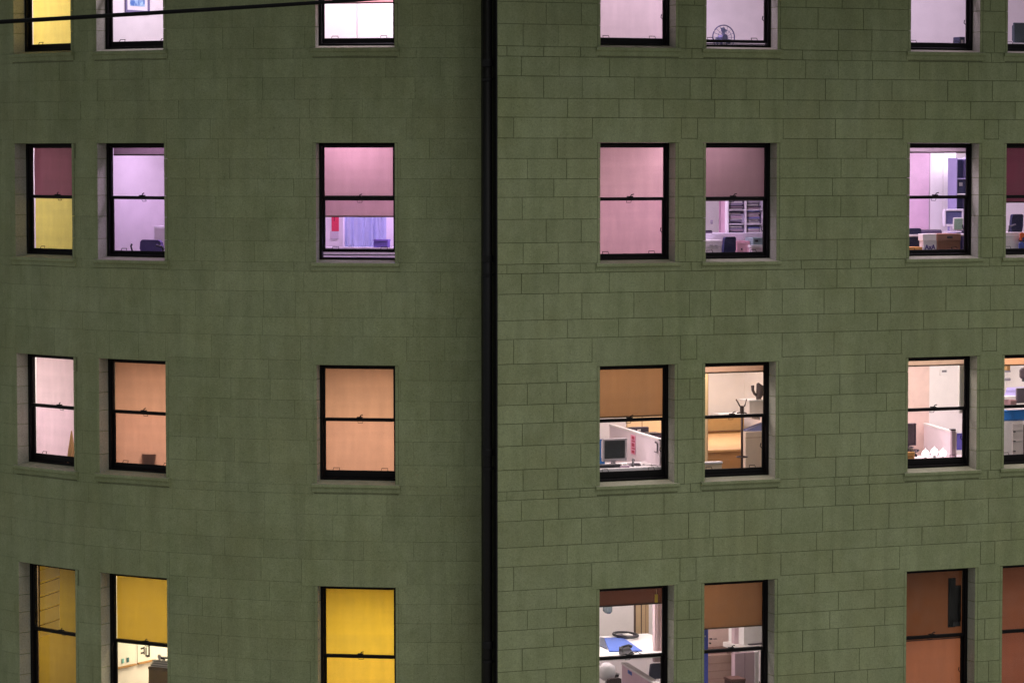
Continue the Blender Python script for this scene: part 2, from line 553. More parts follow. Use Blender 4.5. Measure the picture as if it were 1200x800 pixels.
    def block_mesh(mb, a, b, c, d, origin):
        a, b, c, d = a + gap, b - gap, c + gap, d - gap
        pr = rnd.uniform(-0.0035, 0.0025)
        tl = rnd.uniform(-0.0015, 0.0015)
        k = 1 if wing.flat else max(1, int(math.ceil((b - a) / 0.24)))
        sA = [a + bev + (b - a - 2 * bev) * i / k for i in range(k + 1)]
        sB = [a + (b - a) * i / k for i in range(k + 1)]
        vs = []
        for i in range(k + 1):
            t = tl * (1 - 2 * i / k)
            for (s, v, z) in ((sA[i], pr + t, c + bev), (sA[i], pr + t, d - bev), (sB[i], bev + 0.001, c), (sB[i], bev + 0.001, d), (sB[i], 0.05, c), (sB[i], 0.05, d)):
                vs.append(wing.pt(s, v, z) - origin)
        fs = [(0, 1, 3, 2), (2, 3, 5, 4)]
        e = 6 * k
        fs += [(e, e + 1, e + 3, e + 2), (e + 2, e + 3, e + 5, e + 4)]
        for i in range(k):
            p, q = 6 * i, 6 * i + 6
            for (g, h2) in ((0, 1), (0, 2), (1, 3), (2, 4), (3, 5)):
                fs.append((p + g, q + g, q + h2, p + h2))
        mb.add(vs, fs)
    # rank by how large each shows
    def shows(q):
        p = wing.pt((q[0] + q[1]) / 2, 0, (q[2] + q[3]) / 2) - O
        dep = p.y * CP - p.z * SP
        x = 600 + FPX * p.x / dep; y = 400 - FPX * (p.z * CP + p.y * SP) / dep
        inside = -15 < x < 1215 and -10 < y < 810
        return (1000 if inside else 0) + (q[1] - q[0]) * (q[3] - q[2]) * abs(math.cos(wing.angle(q[0])))
    blocks.sort(key=shows, reverse=True)
    for q in blocks[:296]:
        o0 = wing.pt((q[0] + q[1]) / 2, 0, q[2])
        mb = MB(); block_mesh(mb, *q, o0)
        o = mb.build('stone_block', STONE, root)
        o.location = o0 - off
    rest = MB()
    for q in blocks[296:]:
        block_mesh(rest, *q, off)
    if blocks[296:]:
        rest.build('stone_block', STONE, root)['kind'] = 'stuff'
    # --- window surrounds, sills, windows
    for w in wins:
        h = w.w / 2
        loc = w.world(0, 0, 0) - off
        cz = [w.sill + 0.0] + sorted(z for z in lev if w.sill + 0.05 < z < w.top - 0.05) + [w.top]
        for sgn in (-1, 1):
            for c, d in zip(cz, cz[1:]):
                o = MB().bbox(sgn * h, sgn * (h + MARGIN - 0.001), 0.004 + rnd.uniform(-.0015, .0015), REVEAL, c + 0.002, d - 0.002, 0.003).build('jamb_stone', STONE, root)
                o.data.materials.append(REVEALP)
                for f in o.data.polygons:
                    if f.normal.x * sgn < -0.9:
                        f.material_index = 1
                o.location = loc; o.rotation_euler = (0, 0, w.ang)
        mb = MB()
        z = w.sill
        prof = [(0.30, z + 0.048), (-0.042, z), (-0.046, z - 0.008), (-0.046, z - 0.042), (-0.034, z - 0.056), (-0.010, z - 0.062), (-0.006, z - 0.125), (0.004, z - 0.137), (0.014, z - 0.139), (0.30, z - 0.139)]
        e = h + 0.08
        mb.prism([p for p in prof if True], lambda p, t: (t, p[0], p[1]), -e, e)
        # the part of the sill that sits in the wall is as wide as the opening; its ears lie on the face
        o = mb.build('window_sill', STONE, root)
        o.data.materials.append(SILLTOP)
        for f in o.data.polygons:
            if f.normal.z > 0.9:
                f.material_index = 1
        o.location = loc; o.rotation_euler = (0, 0, w.ang)
        build_window(w, root, loc)
    return root

LIFTED = {'C2': 0.085, 'E1': 0.03}
MEET = {2: 0.475, 3: 0.475, 4: 0.50, 1: 0.475}
def build_window(w, root, loc):
    h, zb, zt = w.w / 2, w.sill + 0.048, w.top + 0.003
    f0, f1 = REVEAL + 0.002, REVEAL + 0.13
    fw = 0.052
    fr = MB()
    fr.bbox(-h - 0.04, -h + fw - 0.01, f0, f1, zb, zt)
    fr.bbox(h - fw + 0.01, h + 0.04, f0, f1, zb, zt)
    fr.bbox(-h + fw - 0.01, h - fw + 0.01, f0 + .002, f1, zt - 0.055, zt - .001)
    fr.bbox(-h + fw - 0.01, h - fw + 0.01, f0 + .002, f1, zb, zb + 0.035)
    win = fr.build('window', FRAME, root)
    win.location = loc; win.rotation_euler = (0, 0, w.ang)
    x = h - fw + 0.006
    z0, z1 = zb + 0.035, zt - 0.05
    zm = z1 - (z1 - z0) * MEET[w.row]
    lift = LIFTED.get(w.name, 0.0)
    st, mr = 0.036, 0.027
    def sash(name, va, vb, a, b, top, bot):
        s = MB()
        s.bbox(-x, -x + st, va, vb, a, b, 0.006); s.bbox(x - st, x, va, vb, a, b, 0.006)
        s.bbox(-x + st, x - st, va + .001, vb - .001, b - top, b, 0.006)
        s.bbox(-x + st, x - st, va + .001, vb - .001, a, a + bot, 0.006)
        o = s.build(name, FRAME, win)
        g = MB()
        vm = (va + vb) / 2
        g.box(-x + st - .008, x - st + .008, vm - .003, vm + .003, a + bot - .008, b - top + .008)
        g.build('pane', GLASS[name], win)
        return o
    rail = {1: 0.085, 2: 0.062, 3: 0.115, 4: 0.09}[w.row]
    if w.name in ('C2', 'E1'): rail = 0.05
    if w.name in ('B3', 'E3'): rail = 0.085
    sash('upper_sash', REVEAL + 0.02, REVEAL + 0.06, zm - mr, z1, 0.03, 2 * mr)
    sash('lower_sash', REVEAL + 0.065, REVEAL + 0.105, z0 + lift, zm + mr + lift * .3, 2 * mr, rail)
    lk = MB()
    lk.bbox(-0.045, 0.045, REVEAL + .03, REVEAL + .10, zm + mr, zm + mr + 0.018, .004)
    lk.tube([(0, REVEAL + .06, zm + mr + .01), (0.02, REVEAL + .05, zm + mr + .04), (0.055, REVEAL + .04, zm + mr + .05)], 0.009, 6)
    lk.build('sash_lock', FRAME, win)
    zc = zm - mr - .002
    MB().tube([(-.04, REVEAL + .10, zc + .01), (-.04, REVEAL + .12, zc - .03), (.04, REVEAL + .12, zc - .03), (.04, REVEAL + .10, zc + .01)], 0.005, 6).build('sash_pull', FRAME, win)
    zl = z0 + lift + rail - 0.01
    for sg in (-1, 1):
        c = sg * h * 0.62
        MB().tube([(c - .055, REVEAL + .10, zl), (c - .05, REVEAL + .125, zl + .045), (c + .05, REVEAL + .125, zl + .045), (c + .055, REVEAL + .10, zl)], 0.006, 6).build('sash_lift', FRAME, win)
    if lift:
        MB().tube([(-x, REVEAL + .08, z0 + lift * .45), (x, REVEAL + .08, z0 + lift * .45)], 0.009, 6).build('stop_bar', FRAME, win)
    # stay hook on the right-hand stile
    zz = z0 + (zm - z0) * 0.45
    sg = -1 if w.col in 'ABC' else 1
    MB().tube([(x - .02, REVEAL + .10, zz - .04), (x - .04, REVEAL + .14, zz), (x - .03, REVEAL + .14, zz + .05)], 0.008, 6).build('stay_hook', FRAME, win)

build_wing(CURVED, 'gently curved green painted stone wing left of the black downpipe')
wing_flat = build_wing(FLAT, 'flat green painted stone wing right of the black downpipe')

# return of the flat wing beside the pipe, its deep shade put in as a black sheet, and the downpipe
NRM = Vector((-0.245, 0.84)).normalized()
ret = MB()
a = RC + Vector((-math.cos(TR), -math.sin(TR))) * 0.0
def rp(t, o, z):
    q = RC + NRM * t - Vector((math.cos(TR), math.sin(TR))) * o
    return (q.x, q.y, z)
for (t0, t1, o0, o1) in ((0.006, 1.30, 0.0, 0.02),):
    vs = [rp(t0, o0, 0), rp(t1, o0, 0), rp(t1, o1, 0), rp(t0, o1, 0), rp(t0, o0, EYE + 3.92), rp(t1, o0, EYE + 3.92), rp(t1, o1, EYE + 3.92), rp(t0, o1, EYE + 3.92)]
    ret.add(vs, [(0, 3, 2, 1), (4, 5, 6, 7), (0, 1, 5, 4), (1, 2, 6, 5), (2, 3, 7, 6), (3, 0, 4, 7)])
cl = ret.build('return_shade_sheet', PIPE, wing_flat, off=wing_flat.location)
pc = rp(0.20, 0.115, 0)
dp = tag(empty('downpipe', (pc[0], pc[1], 0)), 'tall black downpipe running down the corner between the two green wings', 'downpipe')
MB().tube([(0, 0, 0.1), (0, 0, EYE + 3.92)], 0.078, 16).build('pipe', PIPE, dp, smooth=True)
for k in range(6):
    zc = 1.6 + 3.1 * k
    MB().lathe((0, 0, zc), [(0.079, 0), (0.088, 0.006), (0.088, 0.10), (0.083, 0.12), (0.079, 0.124)], 16).build('pipe_collar', PIPE, dp, smooth=False)
    ca = TR
    b = MB()
    ux = Vector((math.cos(ca), math.sin(ca)))
    b.tube([(0, 0, zc - 0.2), (ux.x * 0.15, ux.y * 0.15, zc - 0.2)], 0.015, 6)
    b.lathe((0, 0, zc - .225), [(0.079, 0), (0.087, 0.004), (0.087, 0.046), (0.079, 0.05)], 16)
    b.build('bracket', PIPE, dp)

# overhead cable in front of the top left windows
def cab(x, y, dist):
    d = ray(x, y)
    return O + d * (dist / d.y)
c0, c1 = cab(-420, 49, 20.0), cab(760, -24, 33.0)
pts = []
for i in range(41):
    t = i / 40
    p = c0.lerp(c1, t)
    p.z -= 0.05 * 4 * t * (1 - t) * 0.5
    pts.append(p)
cb = MB().tube(pts, 0.0165, 8).build('overhead_cable', CABLE, None, smooth=True)
tag(cb, 'thin black overhead cable crossing in front of the top left windows', 'cable')

# ------------------------------------------------------------------ rooms behind the windows
PLASTER = mat('room_plaster', (240, 237, 235), 0.85, var=0.03, scale=3)
CEIL = mat('ceiling_paint', (242, 240, 236), 0.9, var=0.03)
CARPET = mat('carpet', (168, 162, 156), 0.95, var=0.2, scale=40)

DIMW = mat('dim_room_lining', (112, 92, 72), 0.7, var=0.15)  # unseen dark lining, put in to cut bounced light behind full blinds
DIMF = mat('dim_room_floor', (66, 60, 56), 0.95, var=0.2, scale=40)  # unseen dark floor for the same rooms, also cutting bounced light

def room(w, ul, ur, bl, br, depth, watts, colour, wall=PLASTER, lights=((0.5, 0.55),), floor=CARPET, high=0.32, dim=False):
    """plan quad in the window's own axes: front edge ul..ur just inside the wall, back edge bl..br"""
    ceil = CEIL
    if dim:
        wall, floor, ceil, watts = DIMW, DIMF, DIMW, watts * 2.0
    zf, zc = w.sill - 0.78, w.top + high
    fv_ = lambda u: 0.16 + (0.0 if w.wing.flat else u * u / 20.6)
    v0 = fv_(0)
    q = [(ul, fv_(ul)), (ur, fv_(ur)), (br, depth), (bl, depth)]
    g = lambda p, z: w.world(p[0], p[1], z)
    m = MB()
    for i, j in ((0, 3), (3, 2), (2, 1)):
        m.add([g(q[i], zf), g(q[j], zf), g(q[j], zc), g(q[i], zc)], [(0, 1, 2, 3)])
    structure(m.build('room_wall', wall))
    q = [q[0], (0.0, 0.2)] + q[1:]
    structure(MB().add([g(p, zf) for p in q], [(0, 1, 2, 3, 4)]).build('room_floor', floor))
    structure(MB().add([g(p, zc) for p in q], [(0, 1, 2, 3, 4)]).build('room_ceiling', ceil))
    # front face beside the opening closed by the wall itself; the lamp is a flush ceiling panel
    for u_, v_ in lights:
        L = bpy.data.lights.new('ceiling_panel_light', 'AREA')
        L.shape = 'RECTANGLE'; L.size = 1.2; L.size_y = 0.5
        L.energy = watts * 0.68; L.color = colour
        o = bpy.data.objects.new('ceiling_panel_light', L)
        COL.objects.link(o)
        o.location = w.world(u_, v_, zc - 0.02)
        o.rotation_euler = (0, 0, w.ang)

LAV, PINKW, WARM, AMBER, COOL = (0.90, 0.72, 1.0), (1.0, 0.86, 0.86), (1.0, 0.88, 0.76), (1.0, 0.86, 0.55), (0.93, 0.80, 1.0)
hw = lambda n: WINS[n].w / 2
VIO = (0.80, 0.54, 1.0)
left_bays = ((1, (98, WARM, 1.9), (95, COOL, 1.15), (180, COOL, 1.2)), (2, (60, LAV, 2.2), (62, VIO, 1.15), (70, VIO, 2.3)),
             (3, (82, PINKW, 2.2), (124, WARM, 2.4), (124, WARM, 2.5)), (4, (67, AMBER, 2.3), (130, AMBER, 2.2), (102, AMBER, 2.5)))
for r, (wa, ca, va), (wb, cb_, vb), (wc, cc, vc) in left_bays:
    A, B, C = WINS['A%d' % r], WINS['B%d' % r], WINS['C%d' % r]
    room(A, -2.2, A.w / 2 + 0.20, -2.0, -0.55, 2.9, wa, ca, lights=((-1.2, va),), high=0.32 if r < 4 else 0.11, dim=r == 4)
    room(B, -B.w / 2 - 0.22, B.w / 2 + 1.0, -B.w / 2 - 0.24, B.w / 2 + 0.5, 2.8, wb, cb_, lights=((0.35, vb),), high=0.32 if r < 3 else 0.11, dim=r == 3)
    room(C, -C.w / 2 - 1.0, C.w / 2 + 0.9, -C.w / 2 - 0.45, C.w / 2 + 0.9, 2.9, wc, cc, lights=((0.25, vc),) if r != 2 else ((0.2, 2.3), (-0.1, 0.95)), high=0.32 if r < 3 else 0.11, dim=r > 2)
for r, (wd, cd, ld), (wf, cf, lf) in ((1, (93, LAV, ((0.2, 1.9), (1.7, 1.3))), (64, LAV, ((-.2, 1.2), (1.7, 1.3)))),
                                      (2, (70, LAV, ((0.4, 2.2), (1.45, 1.0))), (90, LAV, ((-.2, .95), (2.0, 1.8)))),
                                      (3, (98, PINKW, ((-.2, 1.3), (1.45, 1.0), (2.4, 3.6), (3.3, 3.2))), (128, PINKW, ((-.2, 1.3), (1.6, .95), (1.4, 3.8), (2.8, 3.4)))),
                                      (4, (80, PINKW, ((-.2, 1.6), (1.45, 1.35), (1.8, 3.8))), (73, WARM, ((.3, 3.4), (2.2, 3.4))))):
    D, E_, F = WINS['D%d' % r], WINS['E%d' % r], WINS['F%d' % r]
    fs = F.sc - D.sc
    dep = 3.4 if r < 3 else 5.2
    k_ = 2.0 / len(ld)
    room(D, -1.1, fs - 1.15, -1.1, fs - 1.15, dep, wd * k_, cd, lights=ld)
    room(F, -0.98, 4.4, -0.98, 4.4, dep, wf * 2.0 / len(lf), cf, lights=lf, high=0.32 if r < 4 else 0.11, dim=r == 4)

# ------------------------------------------------------------------ roller blinds
ROLL = mat('blind_roller', (120, 110, 104), 0.6)
def blind(n, rgb, label, bottom=None, trans=0.6, roller=True, v=0.425, group=None, top=None, x0=None, x1=None):
    w = WINS[n]
    h = w.w / 2 - 0.012
    u0 = -h if x0 is None else w.at(x0, 0.5 * (bottom or 0) + 200, v)[0]
    u1 = h if x1 is None else w.at(x1, 0.5 * (bottom or 0) + 200, v)[0]
    zt = w.top + 0.04 if top is None else w.at((PXCOL[w.col][0] + PXCOL[w.col][1]) / 2, top, v)[2]
    zb = w.sill + 0.06 if bottom is None else w.at((PXCOL[w.col][0] + PXCOL[w.col][1]) / 2, bottom, v)[2]
    th = (u0, v, zb)
    m = mat('blind_%d_%d_%d_%d' % (*rgb, int(trans * 100)), rgb, 0.9, var=0.09, scale=2.2, trans=trans, crease=True)
    k, rows = 10, 8
    mb = MB()
    vs, fs = [], []
    for side in (0, 1):
        for j in range(rows + 1):
            for i in range(k + 1):
                t = i / k; z = zb + (zt - zb) * j / rows
                wob = 0.004 * math.sin(3 * t + 1.7 * j / rows + len(n) + ord(n[0])) + 0.003 * math.sin(9 * t + j)
                vs.append((u0 + (u1 - u0) * t, v + wob + side * 0.0012, z))
    N = (k + 1) * (rows + 1)
    for side in (0, 1):
        for j in range(rows):
            for i in range(k):
                a = side * N + j * (k + 1) + i
                fs.append((a, a + 1, a + k + 2, a + k + 1))
    mb.add(vs[:N], [f for f in fs if max(f) < N])
    root = mb.build('roller_blind', m, None, off=th, smooth=True)
    root.location = w.world(*th); root.rotation_euler = (0, 0, w.ang)
    tag(root, label, 'blind', group)
    hb = mat('hem_%d_%d_%d' % rgb, tuple(int(c * 0.72) for c in rgb), 0.7)
    MB().bbox(u0, u1, v - 0.006, v + 0.008, zb - 0.022, zb + 0.004, .004).build('hem_bar', hb, root, off=th)
    if roller:
        MB().tube([(u0, v + 0.03, w.top + 0.06), (u1, v + 0.03, w.top + 0.06)], 0.024, 10).build('roller', ROLL, root, off=th)
    return root

BG = 'roller blinds behind the sash windows'
blind('A1', (249, 233, 134), 'warm yellow roller blind fully down in the top left corner window', trans=.75, group=BG)
blind('C1', (226, 170, 170), 'rolled up pink blind at the very top of the brightest white window', bottom=3, group=BG)
blind('D1', (210, 199, 192), 'pale pink blind fully down in the top row window just right of the downpipe', trans=.7, group=BG)
blind('A2', (164, 106, 115), 'dark maroon blind over the upper sash of a second row window, yellow blind below it', bottom=231, trans=.4, group=BG)
blind('A2', (237, 237, 119), 'olive yellow blind over the lower sash of the leftmost second row window', top=231, trans=.75, roller=False, v=0.44, group=BG)
blind('B2', (150, 128, 136), 'mauve grey blind rolled up to a short strip above a lavender room with purple chair', bottom=181, trans=.4, group=BG)
blind('C2', (177, 148, 135), 'pink roller blind lowered two thirds above a red poster and blue curtain', bottom=253, group=BG)
blind('D2', (211, 172, 169), 'pink blind fully down in the second row window just right of the downpipe', trans=.7, group=BG)
blind('E2', (133, 107, 106), 'dusky mauve blind over the upper sash above a white bookcase', bottom=234, trans=.5, group=BG)
blind('F2', (150, 134, 140), 'grey blind rolled up to a strip above archive boxes and a white monitor', bottom=178, trans=.4, group=BG)
blind('G2', (97, 46, 58), 'dark maroon blind half down at the right edge of the second row', bottom=236, trans=.35, group=BG)
blind('A3', (245, 222, 230), 'pale pinkish white blind fully down in the leftmost third row window', trans=.75, group=BG)
blind('B3', (203, 156, 132), 'orange tan blind fully down with a dark box shadow low on it', trans=.65, group=BG)
blind('C3', (212, 166, 138), 'plain orange blind fully down in the third row window left of the downpipe', trans=.7, group=BG)
blind('D3', (151, 113, 77), 'brown blind over the upper sash above a grey computer monitor', bottom=487, trans=.5, group=BG)
blind('E3', (196, 160, 134), 'light brown blind rolled up above the coat stand', bottom=435, trans=.5, group=BG)
blind('F3', (206, 178, 154), 'beige blind rolled up above three glowing lamps', bottom=427, trans=.5, group=BG)
blind('G3', (196, 150, 112), 'tan blind rolled up above a bright blue panel at the right edge', bottom=426, trans=.5, group=BG)
blind('A4', (196, 168, 67), 'mustard yellow blind down behind a pale slanted line pattern in the bottom left window', trans=.65, group=BG, roller=False)
blind('B4', (154, 129, 50), 'mustard blind over the upper sash above whiteboards', bottom=749, trans=.65, group=BG)
blind('C4', (242, 208, 81), 'bright golden yellow blind in the bottom row window left of the downpipe', trans=.75, group=BG)
blind('D4', (86, 52, 38), 'dark brown blind rolled a little down above a blue desk', bottom=707, trans=.35, group=BG)
blind('E4', (131, 92, 59), 'brown blind lowered a third above a white cabinet and a blue post', bottom=733, trans=.4, group=BG)
blind('F4', (148, 92, 58), 'dark brown blind behind the upper sash with a tall black box beside it', bottom=747, trans=.45, group=BG)
blind('F4', (190, 124, 88), 'pinkish tan blind over the lower sash below a tall black box', top=747, trans=.5, roller=False, v=0.45, group=BG)
blind('G4', (159, 96, 70), 'reddish brown blind down at the right edge of the bottom row', trans=.45, group=BG)

# ------------------------------------------------------------------ things inside
class Thing:
    def __init__(self, n, name, label, cat, x, y, v, group=None, rot=0.0):
        self.w = WINS[n]
        self.o = self.w.at(x, y, v)
        self.root = tag(empty(name, self.w.world(*self.o), self.w.ang), label, cat, group)
    def part(self, name, mb, m, parent=None, smooth=False):
        return mb.build(name, m, parent or self.root, off=self.o, smooth=smooth)
    def px(self, x0, y0, x1, y1, v, d=0.02, mb=None, c=0.006):
        """box whose front face spans these photo pixels at depth v"""
        mb = mb or MB()
        yc, xc = (y0 + y1) / 2, (x0 + x1) / 2
        a, b = self.w.at(x0, yc, v)[0], self.w.at(x1, yc, v)[0]
        c0, c1 = self.w.at(xc, y1, v)[2], self.w.at(xc, y0, v)[2]
        return mb.bbox(a, b, v, v + d, c0, c1, c)

P = lambda n, rgb, **k: mat(n, rgb, **k)
WHITE = P('white_paint', (236, 234, 232), rough=.5, var=.03)
OFFW = P('off_white_laminate', (222, 216, 212), rough=.5, var=.04)
GREYP = P('grey_plastic', (168, 166, 166), rough=.45)
DARKP = P('dark_plastic', (44, 44, 50), rough=.4)
NAVY = P('navy_fabric', (44, 48, 78), rough=.9)
SCREEN = P('dead_screen', (58, 64, 66), rough=.2, spec=.6)
PAPER = P('paper', (240, 238, 232), rough=.9, var=.03)
BROWNB = P('brown_card', (140, 100, 78), rough=.9, var=.12)
BLUEP = P('blue_laminate', (62, 104, 196), rough=.5)

# B1 framed blue print on the side wall
w = WINS['B1']
uw = -w.w / 2 - 0.225
(p0, p1) = (w.atu(146, 15, uw), w.atu(174.5, 15, uw))
pz = p0[2]
t = Thing('B1', 'framed_picture', 'blue print in a white frame on the wall of the top row lavender room', 'picture', 150, 15, 0.9)
va, vb = sorted((p0[1], p1[1]))
fr = MB()
for (a, b, c, d) in ((va, va + .05, pz, pz + .95), (vb - .05, vb, pz, pz + .95), (va + .05, vb - .05, pz, pz + .05), (va + .05, vb - .05, pz + .9, pz + .95)):
    fr.bbox(uw, uw + .03, a, b, c, d)
t.part('frame', fr, P('dark_moulding', (120, 112, 150)))
t.part('mount', MB().box(uw + .002, uw + .012, va + .05, vb - .05, pz + .05, pz + .9), WHITE)
pr = bpy.data.materials.new('blue_print'); pr.use_nodes = True
_n, _l = pr.node_tree.nodes, pr.node_tree.links
vo = _n.new('ShaderNodeTexNoise'); vo.inputs['Scale'].default_value = 9; vo.inputs['Detail'].default_value = 6
tcn = _n.new('ShaderNodeTexCoord'); _l.new(tcn.outputs['Object'], vo.inputs['Vector'])
cr = _n.new('ShaderNodeValToRGB')
cr.color_ramp.elements[0].position = .4; cr.color_ramp.elements[0].color = lin((70, 118, 190)) + (1,)
cr.color_ramp.elements[1].position = .6; cr.color_ramp.elements[1].color = lin((176, 214, 236)) + (1,)
_l.new(vo.outputs['Fac'], cr.inputs[0]); _l.new(cr.outputs[0], _n['Principled BSDF'].inputs['Base Color'])
gw = (vb - va)
t.part('print', MB().box(uw + .012, uw + .016, va + .05 + gw * .12, vb - .05 - gw * .12, pz + .12, pz + .85), pr)

# C1 white cupboard filling the brightest window
t = Thing('C1', 'cupboard', 'white double door cupboard filling the brightest top row window', 'cupboard', 418, 60, 2.3)
for a, b in ((362, 417.6), (418.6, 476)):
    t.part('door', t.px(a, -95, b, 70, 2.3, .03), WHITE)
t.part('body', t.px(361, -96, 477, 71, 2.335, .5), WHITE)

# E1 desk fan standing on the sill
t = Thing('E1', 'desk_fan', 'small round desk fan standing inside a top row window', 'fan', 848, 53, 0.62)
c = t.w.at(848, 44, 0.62)
R_ = 0.20
FANM = P('fan_wire', (128, 128, 176), rough=.35, metal=.3)
FANB = P('fan_blade', (176, 182, 214), rough=.3)
def circ(cy, r, dv, n=28):
    return [(cy[0] + r * math.cos(2 * math.pi * i / n), cy[1] + dv, cy[2] + r * math.sin(2 * math.pi * i / n)) for i in range(n + 1)]
cg = MB()
cg.tube(circ(c, R_, 0), .010, 6); cg.tube(circ(c, R_ * .62, -.04), .004, 5); cg.tube(circ(c, R_ * .25, -.05), .004, 5)
for k in range(16):
    a = k * math.pi / 8
    cg.tube([(c[0] + R_ * math.cos(a), c[1], c[2] + R_ * math.sin(a)), (c[0] + R_ * .25 * math.cos(a), c[1] - .05, c[2] + R_ * .25 * math.sin(a))], .0035, 4)
t.part('cage', cg, FANM)
for k in range(3):
    a0 = k * 2 * math.pi / 3 + math.pi / 2
    poly = [(0.03, -.25), (.13, -.55), (.17, -.1), (.16, .3), (.04, .3)]
    b = MB()
    b.prism([(c[0] + r * math.cos(a0 + q), c[2] + r * math.sin(a0 + q)) for r, q in poly], lambda p, tt: (p[0], c[1] + tt, p[1]), .02, .028)
    t.part('blade', b, FANB)
t.part('hub', MB().tube([(c[0], c[1] - .06, c[2]), (c[0], c[1] + .12, c[2])], .045, 12), FANM)
t.part('stand', MB().tube([(c[0], c[1] + .08, c[2]), (c[0], c[1] + .08, c[2] - .3)], .02, 8).bbox(c[0] - .1, c[0] + .1, c[1] - .02, c[1] + .18, c[2] - .34, c[2] - .3), FANM)

def monitor(n, label, x0, y0, x1, y1, v, bezel, screen, tilt=0.0, group='computer monitors in the offices', cat='monitor'):
    t = Thing(n, 'computer_monitor', label, cat, (x0 + x1) / 2, y1 + 6, v, group)
    w = t.w
    xc, yc = (x0 + x1) / 2, (y0 + y1) / 2
    a, b = w.at(x0, yc, v)[0], w.at(x1, yc, v)[0]
    z0, z1 = w.at(xc, y1, v)[2], w.at(xc, y0, v)[2]
    bw = min(.035, (b - a) * .12)
    f = MB()
    f.bbox(a, a + bw, v, v + .05, z0, z1); f.bbox(b - bw, b, v, v + .05, z0, z1)
    f.bbox(a + bw, b - bw, v + .001, v + .05, z0, z0 + bw * 1.2); f.bbox(a + bw, b - bw, v + .001, v + .05, z1 - bw, z1)
    t.part('bezel', f, bezel)
    t.part('screen', MB().box(a + bw, b - bw, v + .012, v + .02, z0 + bw * 1.2, z1 - bw), screen)
    t.part('housing', MB().bbox(a + .02, b - .02, v + .051, v + .13, z0 + .03, z1 - .03, .03), bezel)
    m = (a + b) / 2
    t.part('stand', MB().bbox(m - .04, m + .04, v + .05, v + .09, z0 - .08, z0 + .05).bbox(m - .13, m + .13, v - .04, v + .16, z0 - .10, z0 - .08), bezel)
    return t

def office_chair(n, label, x0, y0, x1, y1, v, m, arm=False):
    t = Thing(n, 'office_chair', label, 'chair', (x0 + x1) / 2, y1, v, 'office chairs inside the rooms')
    w = t.w
    xc, yc = (x0 + x1) / 2, (y0 + y1) / 2
    a, b = w.at(x0, yc, v)[0], w.at(x1, yc, v)[0]
    z0, z1 = w.at(xc, y1, v)[2], w.at(xc, y0, v)[2]
    k = (b - a) * .12
    bk = MB()
    pro = [(a + k * .6, z0), (b - k * .6, z0), (b, z0 + (z1 - z0) * .35), (b - k * .4, z1 - k * .6), (b - k * 1.2, z1), (a + k * 1.2, z1), (a + k * .4, z1 - k * .6), (a, z0 + (z1 - z0) * .35)]
    bk.prism(pro, lambda p, tt: (p[0], v + tt - .12 * (p[1] - z0), p[1]), 0, .07)
    t.part('backrest', bk, m)
    t.part('seat', MB().bbox(a, b, v - .42, v + .06, z0 - .14, z0 - .06, .03), m)
    mid = (a + b) / 2
    st = MB().tube([(mid, v - .18, z0 - .14), (mid, v - .18, z0 - .52)], .03, 8)
    for q in range(5):
        an = q * 2 * math.pi / 5
        st.tube([(mid, v - .18, z0 - .50), (mid + .28 * math.cos(an), v - .18 + .28 * math.sin(an), z0 - .55)], .02, 6)
    st.tube([(mid, v + .05, z0 + .1), (mid, v + .05, z0 - .1)], .02, 6)
    t.part('base', st, DARKP)
    if arm:
        for sg, uu in ((-1, a), (1, b)):
            t.part('armrest', MB().tube([(uu, v - .05, z0 - .1), (uu + sg * .09, v - .08, z0), (uu + sg * .10, v - .12, z0 + .12), (uu + sg * .02, v - .2, z0 + .15)], .018, 6), DARKP)
    return t

def simple(n, name, label, cat, x0, y0, x1, y1, v, d, m, parts=(), group=None, pname='body', c=0.006):
    t = Thing(n, name, label, cat, (x0 + x1) / 2, y1, v, group)
    t.part(pname, t.px(x0, y0, x1, y1, v, d, c=c), m)
    for (nm, a, b, cc, dd, dv, th, mm) in parts:
        t.part(nm, t.px(a, b, cc, dd, v + dv, th, c=.003), mm)
    return t

# ---- row 1
simple('F1', 'file_box', 'small dark blue box file standing at a top row window corner', 'box', 1124.5, 43.5, 1131, 60, 0.60, .22, NAVY, [('spine_label', 1126, 47, 1129, 51, -.004, .004, GREYP)])
t = Thing('F1', 'paper_heap', 'low heap of loose papers lying on the top row windowsill', 'papers', 1078, 57, .6)
for k, (a, b, y) in enumerate(((1066, 1074, 51.5), (1072, 1086, 52.3), (1068, 1083, 53.2))):
    t.part('sheet', t.px(a, y, b, y + .8, .55 + .04 * k, .25, c=.001), (PAPER, GREYP, PAPER)[k])
simple('F1', 'desk', 'white desk edge just above the top row window frame', 'desk', 1062, 53.2, 1190, 62, .52, .8, OFFW, pname='top')
monitor('G1', 'dark monitor turned away at the top right corner window', 1188.5, 27, 1216, 51, .95, P('dark_teal_plastic', (52, 66, 76)), P('teal_screen', (58, 74, 84), rough=.3))
simple('G1', 'white_keyboard', 'white keyboard lying in front of the dark top corner monitor', 'keyboard', 1181, 50.5, 1204, 53.5, .75, .2, WHITE, pname='case')

# ---- row 2
office_chair('B2', 'purple office chair low in the lavender second row window', 164, 281, 190, 297, .95, P('purple_fabric', (104, 92, 140), rough=.9), arm=True)
simple('B2', 'white_cabinet', 'narrow white cabinet standing behind the purple chair', 'cabinet', 180.5, 265, 196, 300, 1.5, .4, WHITE, [('door', 181.5, 267, 194, 298, -.012, .012, OFFW)])
